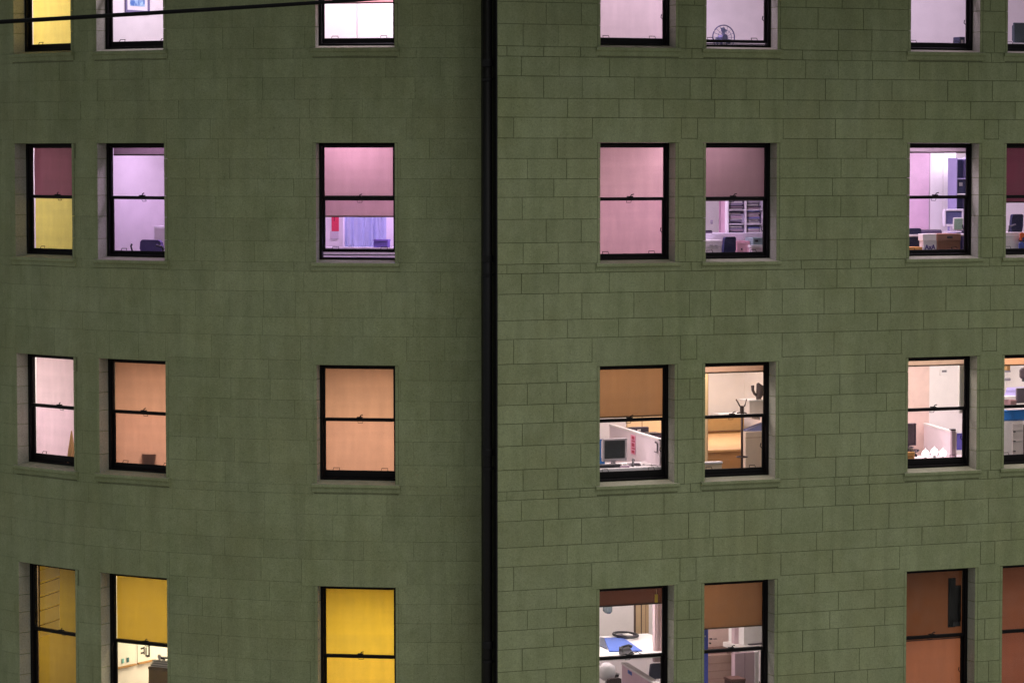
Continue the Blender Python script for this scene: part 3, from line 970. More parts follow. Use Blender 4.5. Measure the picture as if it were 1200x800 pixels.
# C2
t = Thing('C2', 'wall_poster', 'red poster with pale lower edge on the white wall', 'poster', 392, 281, 1.85)
t.part('red_panel', t.px(388.5, 240, 397, 271, 1.85, .012), P('red_card', (226, 60, 96), rough=.7))
t.part('pale_strip', t.px(387, 271, 396.5, 280, 1.85, .01), P('pale_card', (206, 196, 204), rough=.7))
t.part('mark', t.px(391.2, 254, 392.2, 259, 1.846, .004), P('maroon_ink', (110, 20, 50)))
simple('C2', 'wall_pillar', 'white pillar between the red poster and the blue curtain', 'pillar', 366, 165, 402, 330, 1.87, .3, PLASTER, pname='shaft')
t = Thing('C2', 'curtain', 'pale blue curtain hanging in folds behind the half open sash', 'curtain', 427, 330, 1.75)
a, b = t.w.at(403.5, 270, 1.75)[0], t.w.at(452, 270, 1.75)[0]
z0, z1 = t.w.at(427, 345, 1.75)[2], t.w.at(427, 165, 1.75)[2]
cu = MB(); n_ = 72; vs = []; fs = []
for i in range(n_ + 1):
    q = i / n_
    dv = .045 * math.sin(q * 34 + 1.2 * math.sin(q * 9)) + .02 * math.sin(q * 71)
    vs += [(a + (b - a) * q, 1.78 + dv, z0), (a + (b - a) * q, 1.78 + dv * .7, z1)]
    if i: fs.append((2 * i - 2, 2 * i, 2 * i + 1, 2 * i - 1))
t.part('cloth', cu.add(vs, fs), P('blue_curtain', (196, 208, 236), rough=.9, trans=.25), smooth=True)
t.part('rail', MB().tube([(a - .05, 1.78, z1 + .02), (b + .05, 1.78, z1 + .02)], .012, 8), GREYP)
simple('C2', 'storage_box', 'purple box on the desk in front of the blue curtain', 'box', 438, 281, 454.5, 290, 1.46, .2, P('purple_card', (118, 104, 190), rough=.8, var=.3, scale=30), [('lid', 437.5, 280.6, 455, 283, -.006, .21, P('purple_card_lid', (132, 116, 200)))])
simple('C2', 'low_cabinet', 'long white low cabinet under the blue curtain', 'cabinet', 362, 290.5, 474, 325, 1.45, .25, WHITE, [('top_board', 361, 289.8, 475, 291.2, -.02, .29, WHITE)])
# E2
t = Thing('E2', 'bookcase', 'white bookcase crammed with stacked papers', 'bookcase', 874, 281, 2.2)
BK = P('bookcase_white', (240, 236, 240), rough=.5, var=.02)
for xs in ((852.5, 854.5), (873.6, 875.4), (894, 896)):
    t.part('upright', t.px(xs[0], 215, xs[1], 281, 2.2, .34), BK)
for y in (215, 230, 245.4, 262, 279):
    for xs in ((854.5, 873.6), (875.4, 894)):
        t.part('shelf', t.px(xs[0] + .05, y, xs[1] - .05, y + 1.4, 2.205, .33), BK)
t.part('back', t.px(853, 215, 895.5, 281, 2.545, .012), BK)
cols = [P('paper_a', (196, 188, 206), rough=.9), P('paper_b', (160, 150, 176), rough=.9), P('folder_blue', (128, 136, 200), rough=.8), P('folder_dark', (84, 74, 100), rough=.8), P('folder_pink', (206, 180, 196), rough=.8), PAPER, PAPER, PAPER]
for ci, (xa, xb) in enumerate(((855, 873), (876, 893.5))):
    for ri, (yt, yb) in enumerate(((232, 245.2), (247.3, 261.8), (264, 278.8))):
        pos = ('left', 'right')[ci] + ' ' + ('upper', 'middle', 'lower')[ri]
        t = Thing('E2', 'paper_stack', 'untidy stack of papers and folders in the %s bookcase compartment' % pos, 'papers', (xa + xb) / 2, yb, 2.25, 'paper stacks in the bookcase')
        y = yb
        k = 0
        while y > yt + 1:
            h = rnd.uniform(0.7, 1.9)
            o_ = rnd.uniform(0, 2.2)
            wd = (xb - xa) * rnd.uniform(.68, .86)
            t.part('folder', t.px(xa + o_, y - h, xa + o_ + wd, y - .06, 2.23 + rnd.uniform(0, .05), .24, c=.003), cols[rnd.randrange(8)])
            y -= h
        for kk in range(2):
            xx = xb - 2.9 + kk * 1.45
            t.part('upright_file', t.px(xx, yt + rnd.uniform(1, 4), xx + 1.3, yb - .06, 2.25, .24, c=.003), cols[rnd.choice((0, 1, 3, 5))])
simple('E2', 'pink_door', 'pale pink door beside the bookcase', 'door', 844.5, 200, 851.8, 330, 2.3, .05, P('pink_paint', (226, 188, 204), rough=.5), [('door_edge', 843.8, 200, 844.6, 330, -.004, .05, P('door_edge', (170, 128, 150)))])
simple('E2', 'light_switch', 'small switch plate on the wall left of the pink door', 'switch', 833, 258, 835.5, 262.5, 2.1, .02, P('switch_plate', (150, 130, 160)), [('rocker', 833.6, 259, 834.9, 261.2, -.008, .01, GREYP)])
simple('E2', 'telephone', 'dark telephone on the white counter left of the bookcase', 'telephone', 827.2, 271, 835, 273.2, 1.85, .2, P('phone_mauve', (110, 92, 120)), [('handset', 827.4, 269.9, 834.4, 271, -.01, .06, DARKP)])
simple('E2', 'counter', 'long white counter in front of the bookcase', 'counter', 824, 273.3, 902, 281.5, 1.75, .6, P('counter_white', (232, 226, 240), rough=.4))
simple('E2', 'white_cabinet', 'white two drawer cabinet at the lower left of the bookcase room', 'cabinet', 826, 281, 846.5, 300, 1.35, .45, WHITE,
       [('drawer', 827, 282.5, 845.5, 290, -.012, .012, OFFW), ('drawer', 827, 290.8, 845.5, 299, -.012, .012, OFFW), ('handle', 832, 286.5, 836, 287.6, -.03, .02, GREYP), ('handle', 838, 286.8, 841, 287.8, -.03, .02, GREYP)])
office_chair('E2', 'dark navy chair back in front of the pink drawer unit', 847.5, 277.5, 862, 301, 1.2, P('navy_chair', (46, 46, 92), rough=.8))
simple('E2', 'drawer_unit', 'pink drawer unit right of the navy chair', 'drawers', 862.6, 282.5, 879, 302, 1.45, .4, P('pink_laminate', (226, 170, 186), rough=.5), [('drawer', 863.4, 284, 878.4, 301, -.012, .012, P('pink_laminate_b', (232, 178, 192), rough=.5)), ('keyhole', 868.5, 291, 870, 293, -.018, .01, DARKP)])
simple('E2', 'small_printer', 'small grey green printer at the bookcase window corner', 'printer', 882.5, 278.5, 894.5, 287, 1.35, .3, P('grey_green_plastic', (136, 158, 160), rough=.5), [('paper_slot', 885, 281, 888.5, 283.5, -.008, .01, DARKP)])
simple('E2', 'paper_box', 'white paper box under the grey green printer', 'box', 880.5, 287.2, 894.5, 302, 1.33, .32, P('pinkish_white_card', (236, 218, 226), rough=.8), [('lid', 880, 287, 895, 290, -.008, .336, WHITE)])
# F2
simple('F2', 'wall_panel', 'pale pink wall panel left of the tall white cabinet', 'panel', 1060, 150, 1089, 300, 2.2, .1, P('pale_pink_panel', (214, 182, 204), rough=.7))
simple('F2', 'tall_cabinet', 'tall white cabinet behind the white monitor', 'cabinet', 1089.3, 150, 1120, 300, 2.25, .4, WHITE, [('door', 1090, 150, 1104.6, 299, -.014, .014, WHITE), ('door', 1105.2, 150, 1119.4, 299, -.014, .014, WHITE)])
t = Thing('F2', 'shelf_unit', 'bluish shelf unit at the right side of the archive box window', 'shelves', 1126, 300, 1.75)
SB = P('blue_grey_shelf', (150, 144, 186), rough=.6)
t.part('upright', t.px(1120.5, 185, 1121.8, 300, 1.75, .3), SB)
t.part('upright', t.px(1138, 185, 1140, 300, 1.75, .3), SB)
for y in (186, 209, 227, 229, 246, 262):
    t.part('shelf', t.px(1121.9, y, 1137.9, y + 1.4, 1.755, .29), SB if y != 227 else WHITE)
t.part('back', t.px(1121, 186, 1139, 299, 2.05, .02), P('navy_back', (74, 74, 132)))
simple('F2', 'file_box', 'dark blue box file on the bluish shelf unit', 'box', 1122.5, 211.5, 1134, 226.5, 1.78, .2, NAVY, [('spine_label', 1124, 214, 1128, 218, -.004, .004, GREYP)])
monitor('F2', 'white framed monitor on the desk behind the archive boxes', 1106.8, 245, 1129.5, 265.5, 1.5, P('white_plastic', (230, 226, 236), rough=.4), P('lavender_screen', (92, 94, 138), rough=.25))
simple('F2', 'small_picture', 'small green plant picture leaning in front of the white monitor', 'picture', 1117.2, 255, 1129, 270, 1.36, .02, WHITE, [('print', 1118.4, 256.2, 1128, 268.8, -.004, .004, P('green_print', (150, 186, 160), var=.5, scale=60))], pname='frame')
office_chair('F2', 'dark office chair at the lower left of the archive box window', 1063.5, 267.5, 1079, 290, 1.4, NAVY)
simple('F2', 'laptop', 'closed dark laptop lying behind the white archive box', 'laptop', 1080, 270.3, 1104, 274.6, 1.4, .25, P('laptop_dark', (84, 72, 104)), [('lid_edge', 1082, 269.4, 1103, 270.3, .02, .22, DARKP)])
simple('F2', 'desk', 'white desk top running behind the archive boxes', 'desk', 1060, 274.4, 1140, 277, 1.35, .8, OFFW, pname='top')
t = simple('F2', 'archive_box', 'white archive box with hand lettering beside a brown one', 'box', 1082, 277, 1097.8, 296, 1.0, .14, WHITE, [('lid', 1081.4, 274, 1098.3, 282, -.012, .16, PAPER)])
tx = bpy.data.curves.new('lettering', 'FONT'); tx.body = 'AxA'; tx.size = 0.11; tx.align_x = 'CENTER'; tx.extrude = 0.001; tx.offset = .004
to = bpy.data.objects.new('lettering', tx); COL.objects.link(to)
bpy.context.view_layer.update()
me = bpy.data.meshes.new_from_object(to.evaluated_get(bpy.context.evaluated_depsgraph_get()))
bpy.data.objects.remove(to)
me.materials.clear(); me.materials.append(P('purple_ink', (70, 56, 120)))
lo = bpy.data.objects.new('lettering', me); COL.objects.link(lo)
p_ = t.w.at(1090, 292, .985)
lo.parent = t.root; lo.location = (p_[0] - t.o[0], p_[1] - t.o[1], p_[2] - t.o[2]); lo.rotation_euler = (math.pi / 2, 0, 0)
simple('F2', 'archive_box', 'brown archive box with an oval hand hole beside a white one', 'box', 1098.4, 277, 1125.5, 296, .98, .34, BROWNB, [('lid', 1097.9, 274, 1126, 282, -.012, .36, P('brown_card_lid', (152, 112, 90), rough=.9)), ('hand_hole', 1110, 277, 1116.5, 279.3, -.016, .01, DARKP)])
simple('F2', 'side_table', 'orange wooden table end in front of the dark office chair', 'table', 1060, 289.5, 1081, 297, .95, .25, P('orange_wood', (216, 156, 84), rough=.5, var=.15), pname='top')
# G2
office_chair('G2', 'high backed navy chair at the right edge of the second row', 1184.5, 251, 1198.5, 273, 1.1, NAVY, arm=True)
simple('G2', 'desk', 'white fronted desk at the right edge of the second row', 'desk', 1174, 272.3, 1215, 300, .85, .6, OFFW, [('front_panel', 1176, 275, 1213, 299, -.014, .014, WHITE)])
simple('G2', 'orange_folder', 'orange folder leaning on the white fronted desk', 'folder', 1195.5, 273, 1206, 282, .72, .02, P('orange_card', (226, 106, 50), rough=.7), [('tab', 1197, 272.2, 1199, 273, 0.002, .012, P('orange_tab', (240, 140, 80)))])
simple('G2', 'blue_folder', 'blue folder below the orange folder', 'folder', 1194.5, 284.5, 1206, 291, .70, .03, P('blue_card', (80, 96, 176), rough=.7), [('tab', 1197, 283.6, 1199, 284.5, 0.002, .012, BLUEP)])

# ---- row 3
t = Thing('A3', 'lampshade', 'cream cone shaped lampshade low in the leftmost third row window', 'lampshade', 83, 541, .40)
c = t.w.at(84, 541, .40)
t.part('shade', MB().lathe((c[0], c[1], c[2]), [(.085, 0), (.08, .06), (.012, .52), (.006, .54)], 16), P('cream_paper', (232, 208, 150), rough=.8, trans=.6), smooth=True)
t.part('band', MB().lathe((c[0], c[1], c[2] - .012), [(.088, 0), (.088, .014)], 16), BROWNB)
simple('B3', 'cardboard_box', 'dark box standing against the orange tan blind', 'box', 168.5, 531, 183.5, 553, .46, .2, BROWNB, [('lid', 168, 530, 184, 534, -.006, .21, BROWNB)])
# D3 cubicle
w = WINS['D3']
cap_z = w.at(772.5, 513.5, .60)[2]
n0, n1 = w.atz(790, 518.5, cap_z), w.atz(716, 496.5, cap_z)
def partition(n, name, label, p, q, z0, z1, m, cap, thick=.06):
    t = Thing(n, name, label, 'partition', 0, 0, 0)
    t.o = (p[0], p[1], z0); t.root.location = t.w.world(*t.o)
    d = Vector((q[0] - p[0], q[1] - p[1])).normalized(); nn = Vector((d.y, -d.x)) * thick / 2
    def wall(e, a, b, grow=1.0):
        pp, qq = Vector(p[:2]) - d * 0, Vector(q[:2])
        f = lambda P_, s, z: (P_.x + nn.x * s * grow, P_.y + nn.y * s * grow, z)
        vs = [f(pp, -1, a), f(qq, -1, a), f(qq, 1, a), f(pp, 1, a), f(pp, -1, b), f(qq, -1, b), f(qq, 1, b), f(pp, 1, b)]
        return e.add(vs, [(0, 3, 2, 1), (4, 5, 6, 7), (0, 1, 5, 4), (1, 2, 6, 5), (2, 3, 7, 6), (3, 0, 4, 7)])
    t.part('panel', wall(MB(), z0, z1 - .03, .9), m)
    t.part('cap_rail', wall(MB(), z1 - .03, z1, 1.25), cap)
    t.wall, t.d, t.nn = wall, d, nn
    return t
PANEL = P('partition_fabric', (232, 220, 226), rough=.9, var=.04, scale=60)
k_ = (0.52 - n0[1]) / (n1[1] - n0[1])
n0 = tuple(n0[i] + (n1[i] - n0[i]) * max(0, k_) for i in range(3))
pt = partition('D3', 'cubicle_partition', 'white cubicle partition behind the grey monitor, third row', n0, n1, cap_z - 1.15, cap_z, PANEL, WHITE)
def on_part(pt, x, y, off=-0.06):
    """sight line through a pixel meeting the partition's near face"""
    w, d = pt.w, ray(x, y)
    pd = pt.d; nrm = Vector((pd.y, -pd.x))
    p0 = Vector(pt.o[:2])
    W2 = (w.U * nrm.x + w.V * nrm.y)
    P0 = w.world(p0.x, p0.y, 0)
    t_ = (off - (O - P0).dot(W2)) / d.dot(W2)
    return w.local(O + d * t_)
def stick(pt, x0, y0, x1, y1, m, name, side, th=.006, parent=None, o=None):
    a, b = on_part(pt, x0, (y0 + y1) / 2, side), on_part(pt, x1, (y0 + y1) / 2, side)
    z0, z1 = on_part(pt, (x0 + x1) / 2, y1, side)[2], on_part(pt, (x0 + x1) / 2, y0, side)[2]
    nn = Vector((pt.d.y, -pt.d.x)) * (-th if side < 0 else th)
    vs = [(a[0], a[1], z0), (b[0], b[1], z0), (b[0] + nn.x, b[1] + nn.y, z0), (a[0] + nn.x, a[1] + nn.y, z0)]
    vs += [(q[0], q[1], z1) for q in vs]
    mb = MB().add(vs, [(0, 3, 2, 1), (4, 5, 6, 7), (0, 1, 5, 4), (1, 2, 6, 5), (2, 3, 7, 6), (3, 0, 4, 7)])
    return mb
pside = 0.034 if on_part(pt, 742, 520, 0.034)[1] < on_part(pt, 742, 520, -0.034)[1] else -0.034
t = Thing('D3', 'pink_notice', 'narrow pink notice with red marks pinned to the white partition', 'notice', 742, 532, .9)
t.o = on_part(pt, 742, 532, pside); t.root.location = t.w.world(*t.o)
t.part('paper', stick(pt, 739.3, 509.5, 744.7, 532, P('pink_paper', (240, 170, 196), rough=.8), 'paper', pside), P('pink_paper', (240, 170, 196), rough=.8))
REDI = P('red_ink', (190, 60, 90))
for k, (ya, yb) in enumerate(((511, 514.5), (516, 517.5), (519, 523), (524.5, 526), (527.5, 530.5))):
    t.part('mark', stick(pt, 740.4, ya, 743.4 + (k % 2) * .7, yb, REDI, 'mark', pside * 1.25, .003), REDI)
t = Thing('D3', 'wall_hook', 'small grey wire hook on the right of the white partition', 'hook', 769, 529, .7)
t.o = on_part(pt, 769, 529, pside); t.root.location = t.w.world(*t.o)
for q in ((767.3, 529, 771, 530), (770.3, 519, 771, 529), (768, 517, 769.3, 519)):
    t.part('wire', stick(pt, *q, GREYP, 'wire', pside, .012), P('hook_grey', (120, 112, 120)))
simple('D3', 'dark_binder', 'long dark box file row standing behind the white partition', 'box', 734, 500.5, 760.5, 520, 3.3, .1, P('charcoal', (70, 66, 78)), [('label', 747, 502.8, 751, 505, -.004, .004, PAPER)])
simple('D3', 'low_tray', 'low dark tray behind the partition at the window edge', 'tray', 761.5, 508, 776, 520, 2.6, .2, P('charcoal_b', (84, 74, 92)), [('rim', 761.3, 507.4, 776.2, 508.4, -.01, .27, DARKP)])
simple('D3', 'wall_panel', 'cream wood panel on the wall beyond the partition', 'panel', 735, 485, 778, 512, 4.7, .05, P('cream_wood', (232, 206, 160), rough=.6), [('groove', 752, 485, 753, 512, -.004, .004, P('groove', (170, 140, 110)))])
monitor('D3', 'grey framed computer monitor on the white desk, third row', 706.3, 513.5, 735, 540, .80, P('light_grey_plastic', (206, 200, 204), rough=.4), SCREEN)
simple('D3', 'room_divider', 'blue panel standing behind the grey framed monitor', 'panel', 699, 515.5, 709, 546, 1.0, .04, P('strong_blue', (58, 130, 204), rough=.5), [('edge', 699, 514.7, 709.2, 515.6, -.004, .05, P('blue_edge', (50, 80, 150)))])
simple('D3', 'keyboard', 'dark keyboard below the grey framed monitor', 'keyboard', 702, 544.2, 729, 547.5, .58, .16, DARKP, [('key_row', 703, 543.6, 728, 544.4, .02 + .03 * k, .02, GREYP) for k in range(3)], pname='case')
t = Thing('D3', 'telephone', 'grey desk telephone with a dark handset beside the keyboard', 'telephone', 748, 553, .60)
c = t.w.at(748, 552, .60)
bd = MB(); bd.prism([(0, 0), (.22, 0), (.22, .12), (0, .03)], lambda p, q: (c[0] + q, c[1] + p[0], c[2] + p[1]), -.10, .12)
t.part('base', bd, P('phone_grey', (140, 132, 140)))
t.part('handset', MB().tube([(c[0] - .09, c[1] + .02, c[2] + .05), (c[0] - .07, c[1] + .06, c[2] + .10), (c[0] - .02, c[1] + .16, c[2] + .18), (c[0] + .0, c[1] + .2, c[2] + .17)], [.028, .018, .018, .028], 8), DARKP)
kp = MB()
for i in range(3):
    for j in range(4):
        kp.box(c[0] + .0 + i * .035, c[0] + .025 + i * .035, c[1] + .03 + j * .04, c[1] + .055 + j * .04, c[2] + .055 + j * .0165, c[2] + .062 + j * .0165)
t.part('keypad', kp, DARKP)
t = Thing('D3', 'cable_heap', 'tangle of small leads and stationery beside the desk telephone', 'leads', 760, 552, .62)
c = t.w.at(762, 551, .62)
for k in range(7):
    pts_ = [(c[0] + rnd.uniform(-.1, .13), c[1] + rnd.uniform(-.05, .2), c[2] + rnd.uniform(0, .09)) for _ in range(5)]
    t.part('lead', MB().tube(pts_, .006, 5), (DARKP, GREYP)[k % 2])
simple('D3', 'paper_tray', 'small heap of papers between the monitor and the telephone', 'papers', 727, 545.5, 738, 551, .56, .14, P('pinkish_paper', (190, 160, 184)), [('sheet', 727.5, 544.6, 737, 545.5, .01, .12, PAPER), ('clip', 731, 543.8, 735, 544.6, .03, .05, DARKP)])
simple('D3', 'desk', 'white desk holding the grey monitor and telephone', 'desk', 690, 547.6, 800, 556, .48, .9, WHITE, pname='top')
# E3
t = Thing('E3', 'coat_stand', 'tall dark coat stand with forked top in the warm third row room', 'coat stand', 869.5, 556, .62)
w = t.w
cb0 = w.at(869.5, 556, .62); ct = w.at(869.5, 478, .62)
BR = P('dark_brown_metal', (64, 44, 40), rough=.4)
t.part('pole', MB().tube([cb0, ct], .020, 10), BR, smooth=True)
for (x, y) in ((862.5, 467.5), (875, 467.5), (863.5, 484), (874.5, 484)):
    e = w.at(x, y, .62)
    t.part('hook', MB().tube([ct if y < 475 else (ct[0], ct[1], ct[2] - .10), ((ct[0] + e[0]) / 2, e[1] - .02, (ct[2] + e[2]) / 2 - .03), e], .012, 6), BR)
rg = w.at(869.5, 535, .62)
t.part('umbrella_ring', MB().tube([(rg[0] + .085 * math.cos(2 * math.pi * i / 20), rg[1] + .085 * math.sin(2 * math.pi * i / 20), rg[2]) for i in range(21)], .013, 6), BR)
t.part('finial', MB().lathe((ct[0], ct[1], ct[2] - .09), [(.022, 0), (.035, .03), (.035, .1), (.015, .13)], 10), BR)
t = Thing('E3', 'wall_sculpture', 'dark curved sculpture of two upright forms on a white plinth', 'sculpture', 887, 469, 1.75)
w = t.w
c = w.at(887, 469, 1.8)
SC = P('dark_stone_brown', (92, 80, 80), rough=.6)
t.part('large_form', MB().tube([(c[0] + .02, c[1], c[2]), (c[0] + .06, c[1], c[2] + .12), (c[0] + .05, c[1], c[2] + .24), (c[0] + .01, c[1], c[2] + .29)], [.035, .07, .06, .025], 10), SC, smooth=True)
t.part('small_form', MB().tube([(c[0] + .02, c[1], c[2] + .06), (c[0] - .05, c[1], c[2] + .12), (c[0] - .08, c[1], c[2] + .18), (c[0] - .085, c[1], c[2] + .26)], [.02, .025, .025, .03], 8), SC, smooth=True)
simple('E3', 'plinth', 'white block plinth under the dark sculpture', 'plinth', 878.3, 469.2, 897, 485.5, 1.65, .4, P('plinth_white', (232, 220, 212)), [('top_slab', 877.8, 468.6, 897.5, 470, -.01, .42, WHITE)])
simple('E3', 'wall_shelf', 'long white shelf under the plinth and sculpture', 'shelf', 852, 485.6, 905, 488.3, 1.55, .55, WHITE, [('bracket', 890, 488.3, 891, 492, .05, .3, GREYP)], pname='board')
simple('E3', 'cream_post', 'cream post at the left of the warm third row room', 'post', 820, 425, 829.5, 560, 1.5, .2, P('cream_paint', (244, 214, 160), rough=.6), [('edge_bead', 829.4, 425, 830, 560, -.004, .02, P('bead_brown', (190, 150, 110)))], pname='shaft')
t = Thing('E3', 'wooden_table', 'long tan wooden table stretching to the back of the warm room', 'table', 845, 527.5, 2.0)
w = t.w
zf = w.at(845, 527, 2.0)[2]
ua, ub = w.at(824, 527, 2.0)[0], w.at(900, 527, 2.0)[0]
vb = w.atz(850, 507, zf)[1]
TANW = P('tan_wood', (222, 180, 122), rough=.45, var=.12, scale=4)
t.part('top', MB().bbox(ua, ub + 1.0, 2.0, min(vb, 5.0), zf - .04, zf), TANW)
t.part('front_panel', MB().bbox(ua + .02, ub, 2.03, 2.07, zf - .9, zf - .042), P('tan_wood_front', (196, 150, 96), rough=.5, var=.12, scale=4))
simple('E3', 'low_back_wall', 'olive tan tiled low wall at the end of the wooden table', 'low wall', 826, 488.6, 872, 508, 4.9, .15, P('olive_tan', (176, 146, 92), rough=.8, var=.15, scale=14), [('dark_ledge', 826, 504.5, 872, 505.6, -.03, .04, P('ledge_brown', (104, 72, 46)))])
simple('E3', 'white_cabinet', 'white cabinet with a blue grey top beside the coat stand', 'cabinet', 873.5, 505.3, 900, 560, 1.45, .10, P('cabinet_cream', (240, 222, 200), rough=.5), [('seam', 873.5, 512, 899.9, 512.7, -.002, .003, P('seam_brown', (200, 170, 140)))])
t = Thing('E3', 'blue_cushion', 'blue grey wedge shaped cushion lying on the white cabinet', 'cushion', 885, 505, 1.1)
w = t.w
qa, qb, qc = w.at(873.5, 505, 1.5), w.at(897, 505, 1.5), w.at(897, 493.5, 1.6)
mb = MB(); mb.add([qa, qb, qc, (qa[0], qa[1] + .2, qa[2]), (qb[0], qb[1] + .2, qb[2]), (qc[0], qc[1] + .06, qc[2])], [(0, 1, 2), (3, 5, 4), (0, 3, 4, 1), (1, 4, 5, 2), (2, 5, 3, 0)])
t.part('cover', mb, P('blue_grey_cloth', (118, 126, 168), rough=.9))
t.part('piping', MB().tube([qa, qc], .008, 6), P('cushion_piping', (150, 150, 170)))
simple('E3', 'white_table', 'white table corner low in the warm third row window', 'table', 820, 541, 847, 543.5, .62, .10, WHITE, [('apron', 820, 543.6, 846, 556, .03, .04, P('cream_apron', (226, 206, 170)))], pname='top_edge')
# F3
simple('F3', 'thermostat', 'white wall thermostat with a grey display high on the back wall', 'thermostat', 1102, 432, 1111, 440, 2.4, .04, WHITE, [('display', 1104, 433.6, 1109.5, 436, -.006, .008, P('display_grey', (120, 116, 122)))])
simple('F3', 'wall_return', 'pinkish wall return beside the thermostat', 'wall', 1060, 400, 1089, 560, 2.45, .2, P('pink_plaster', (226, 200, 190), rough=.85))
simple('F3', 'side_curtain', 'narrow white curtain at the right of the thermostat window', 'curtain', 1124.5, 418, 1131, 484, .50, .04, PAPER, [('fold', 1126.3, 418, 1127.2, 484, -.01, .012, OFFW), ('fold', 1128.6, 418, 1129.4, 484, -.01, .012, OFFW)])
w = WINS['F3']
cz = w.at(1119, 505.5, .75)[2]
m0, m1 = w.atz(1119.5, 505.6, cz), w.atz(1060, 488.5, cz)
pt = partition('F3', 'cubicle_partition', 'white cubicle partition behind the three glowing lamps', m0, m1, cz - 1.1, cz, PANEL, WHITE)
t = Thing('F3', 'partition_post', 'grey post with a dark cap ending the lamp desk partition', 'post', 1117.5, 545, .70)
t.part('shaft', t.px(1115.5, 504, 1120, 560, .66, .06), P('post_mauve', (186, 164, 176)))
t.part('cap', t.px(1115, 502.5, 1120.5, 504.2, .65, .08), DARKP)
simple('F3', 'blue_chair_panel', 'purple blue panel seen past the end of the lamp desk partition', 'panel', 1120.8, 508.5, 1131, 527, 1.4, .05, P('violet_blue', (104, 98, 200), rough=.7), [('edge', 1120.6, 507.6, 1131.2, 508.6, -.01, .07, P('violet_edge', (80, 74, 150)))])
monitor('F3', 'dark monitor at the left of the three glowing lamps', 1056, 496, 1074, 522, .70, P('mauve_plastic', (104, 84, 98)), P('mauve_screen', (112, 92, 104), rough=.4))
t = Thing('F3', 'desk_clutter', 'tangle of grey desk things below the dark monitor', 'clutter', 1071, 536, .62)
c = t.w.at(1070, 536, .62)
for k in range(9):
    u = c[0] + rnd.uniform(-.12, .13); z = c[2] + rnd.uniform(0, .16); v = c[1] + rnd.uniform(0, .18)
    t.part('trinket', MB().tube([(u, v, z), (u + rnd.uniform(-.06, .06), v, z + rnd.uniform(.02, .06)), (u + rnd.uniform(-.08, .08), v + .03, z + rnd.uniform(0, .05))], [.02, .03, .015], 7), (DARKP, GREYP, P('mauve_bits', (150, 130, 150)))[k % 3])
simple('F3', 'wooden_box', 'small orange wooden box in the lower left of the lamp desk', 'box', 1060, 530.5, 1072, 540, .54, .2, P('orange_wood', (216, 156, 84), rough=.5, var=.15), [('lid', 1059.5, 529.8, 1072.4, 531.4, -.006, .212, P('orange_wood_lid', (224, 168, 100)))])
LAMP = P('lit_frosted_glass', (255, 250, 252), emit=1.7)
for k, (x, y) in enumerate(((1084.5, 534), (1095, 532), (1105, 533.5))):
    t = Thing('F3', 'globe_lamp', '%s glowing white onion shaped lamp of three on the third row desk' % ('leftmost', 'middle', 'rightmost')[k], 'lamp', x, y + 3, .62, 'glowing lamps on the desk')
    c = t.w.at(x, y + 1, .62 + .02 * k)
    t.part('glass_shade', MB().lathe(c, [(.03, 0), (.052, .012), (.064, .04), (.066, .065), (.056, .092), (.034, .112), (.012, .12), (.008, .14), (.003, .15)], 14), LAMP, smooth=True)
    t.part('foot', MB().lathe((c[0], c[1], c[2] - .06), [(.05, 0), (.05, .012), (.02, .02), (.022, .059)], 12), GREYP)
simple('F3', 'desk', 'white desk under the three glowing lamps', 'desk', 1050, 539, 1150, 548, .50, .9, P('desk_pinkwhite', (236, 216, 222)), pname='top')
# G3
simple('G3', 'room_divider', 'bright blue screen panel above white drawers at the right edge', 'panel', 1172, 481, 1216, 493, 1.2, .05, P('bright_blue', (40, 128, 216), rough=.5), [('edge', 1172, 480.2, 1216, 481.2, -.006, .06, P('bright_blue_edge', (70, 150, 226)))])
t = simple('G3', 'drawer_unit', 'white three drawer unit below the bright blue panel', 'drawers', 1170, 490.8, 1199.4, 552, 1.2, .3, WHITE,
           [('drawer', 1186.5, ya, 1198.6, yb, -.014, .014, OFFW) for ya, yb in ((496, 504.5), (505.5, 517), (518, 534))] + [('handle', 1188, y, 1190.5, y + 1.2, -.04, .026, DARKP) for y in (505, 516.3, 528)])
simple('G3', 'dark_cabinet', 'dark cabinet beside the white drawers at the picture edge', 'cabinet', 1199.8, 497, 1222, 552, 1.19, .03, P('dark_mauve', (96, 78, 88)), [('door', 1200.2, 498, 1221, 551, -.014, .014, P('dark_mauve_b', (104, 86, 96)))])
t = Thing('G3', 'purple_desk', 'pale purple desk top seen from above at the right edge', 'desk', 1188, 464, 1.3)
w = t.w
zd = w.at(1188, 464, 1.2)[2]
vb = min(w.atz(1188, 447, zd)[1], 4.6)
vb = min(vb, 3.0)
qd = [(w.at(1176.5, 464, 1.2)[0], 1.2), (w.at(1176.5, 464, 1.2)[0] + 2.0, 1.2), (w.at(1176.5, 464, 1.2)[0] + 2.4, vb), (w.at(1180.0, 455, vb)[0], vb)]
t.part('top', MB().add([(p[0], p[1], z) for z in (zd - .03, zd) for p in qd], [(0, 3, 2, 1), (4, 5, 6, 7), (0, 1, 5, 4), (1, 2, 6, 5), (2, 3, 7, 6), (3, 0, 4, 7)]), P('pale_purple', (150, 140, 206), rough=.5))
t.part('edge', t.px(1170, 464.2, 1192.5, 468, 1.19, .05), WHITE)
simple('G3', 'grey_screen', 'dark grey screen standing on the pale purple desk', 'screen', 1191.5, 455, 1216, 472, 1.15, .04, P('dark_grey_fabric', (96, 86, 98)), [('frame', 1191, 454.2, 1216.5, 455.2, -.006, .05, GREYP)])
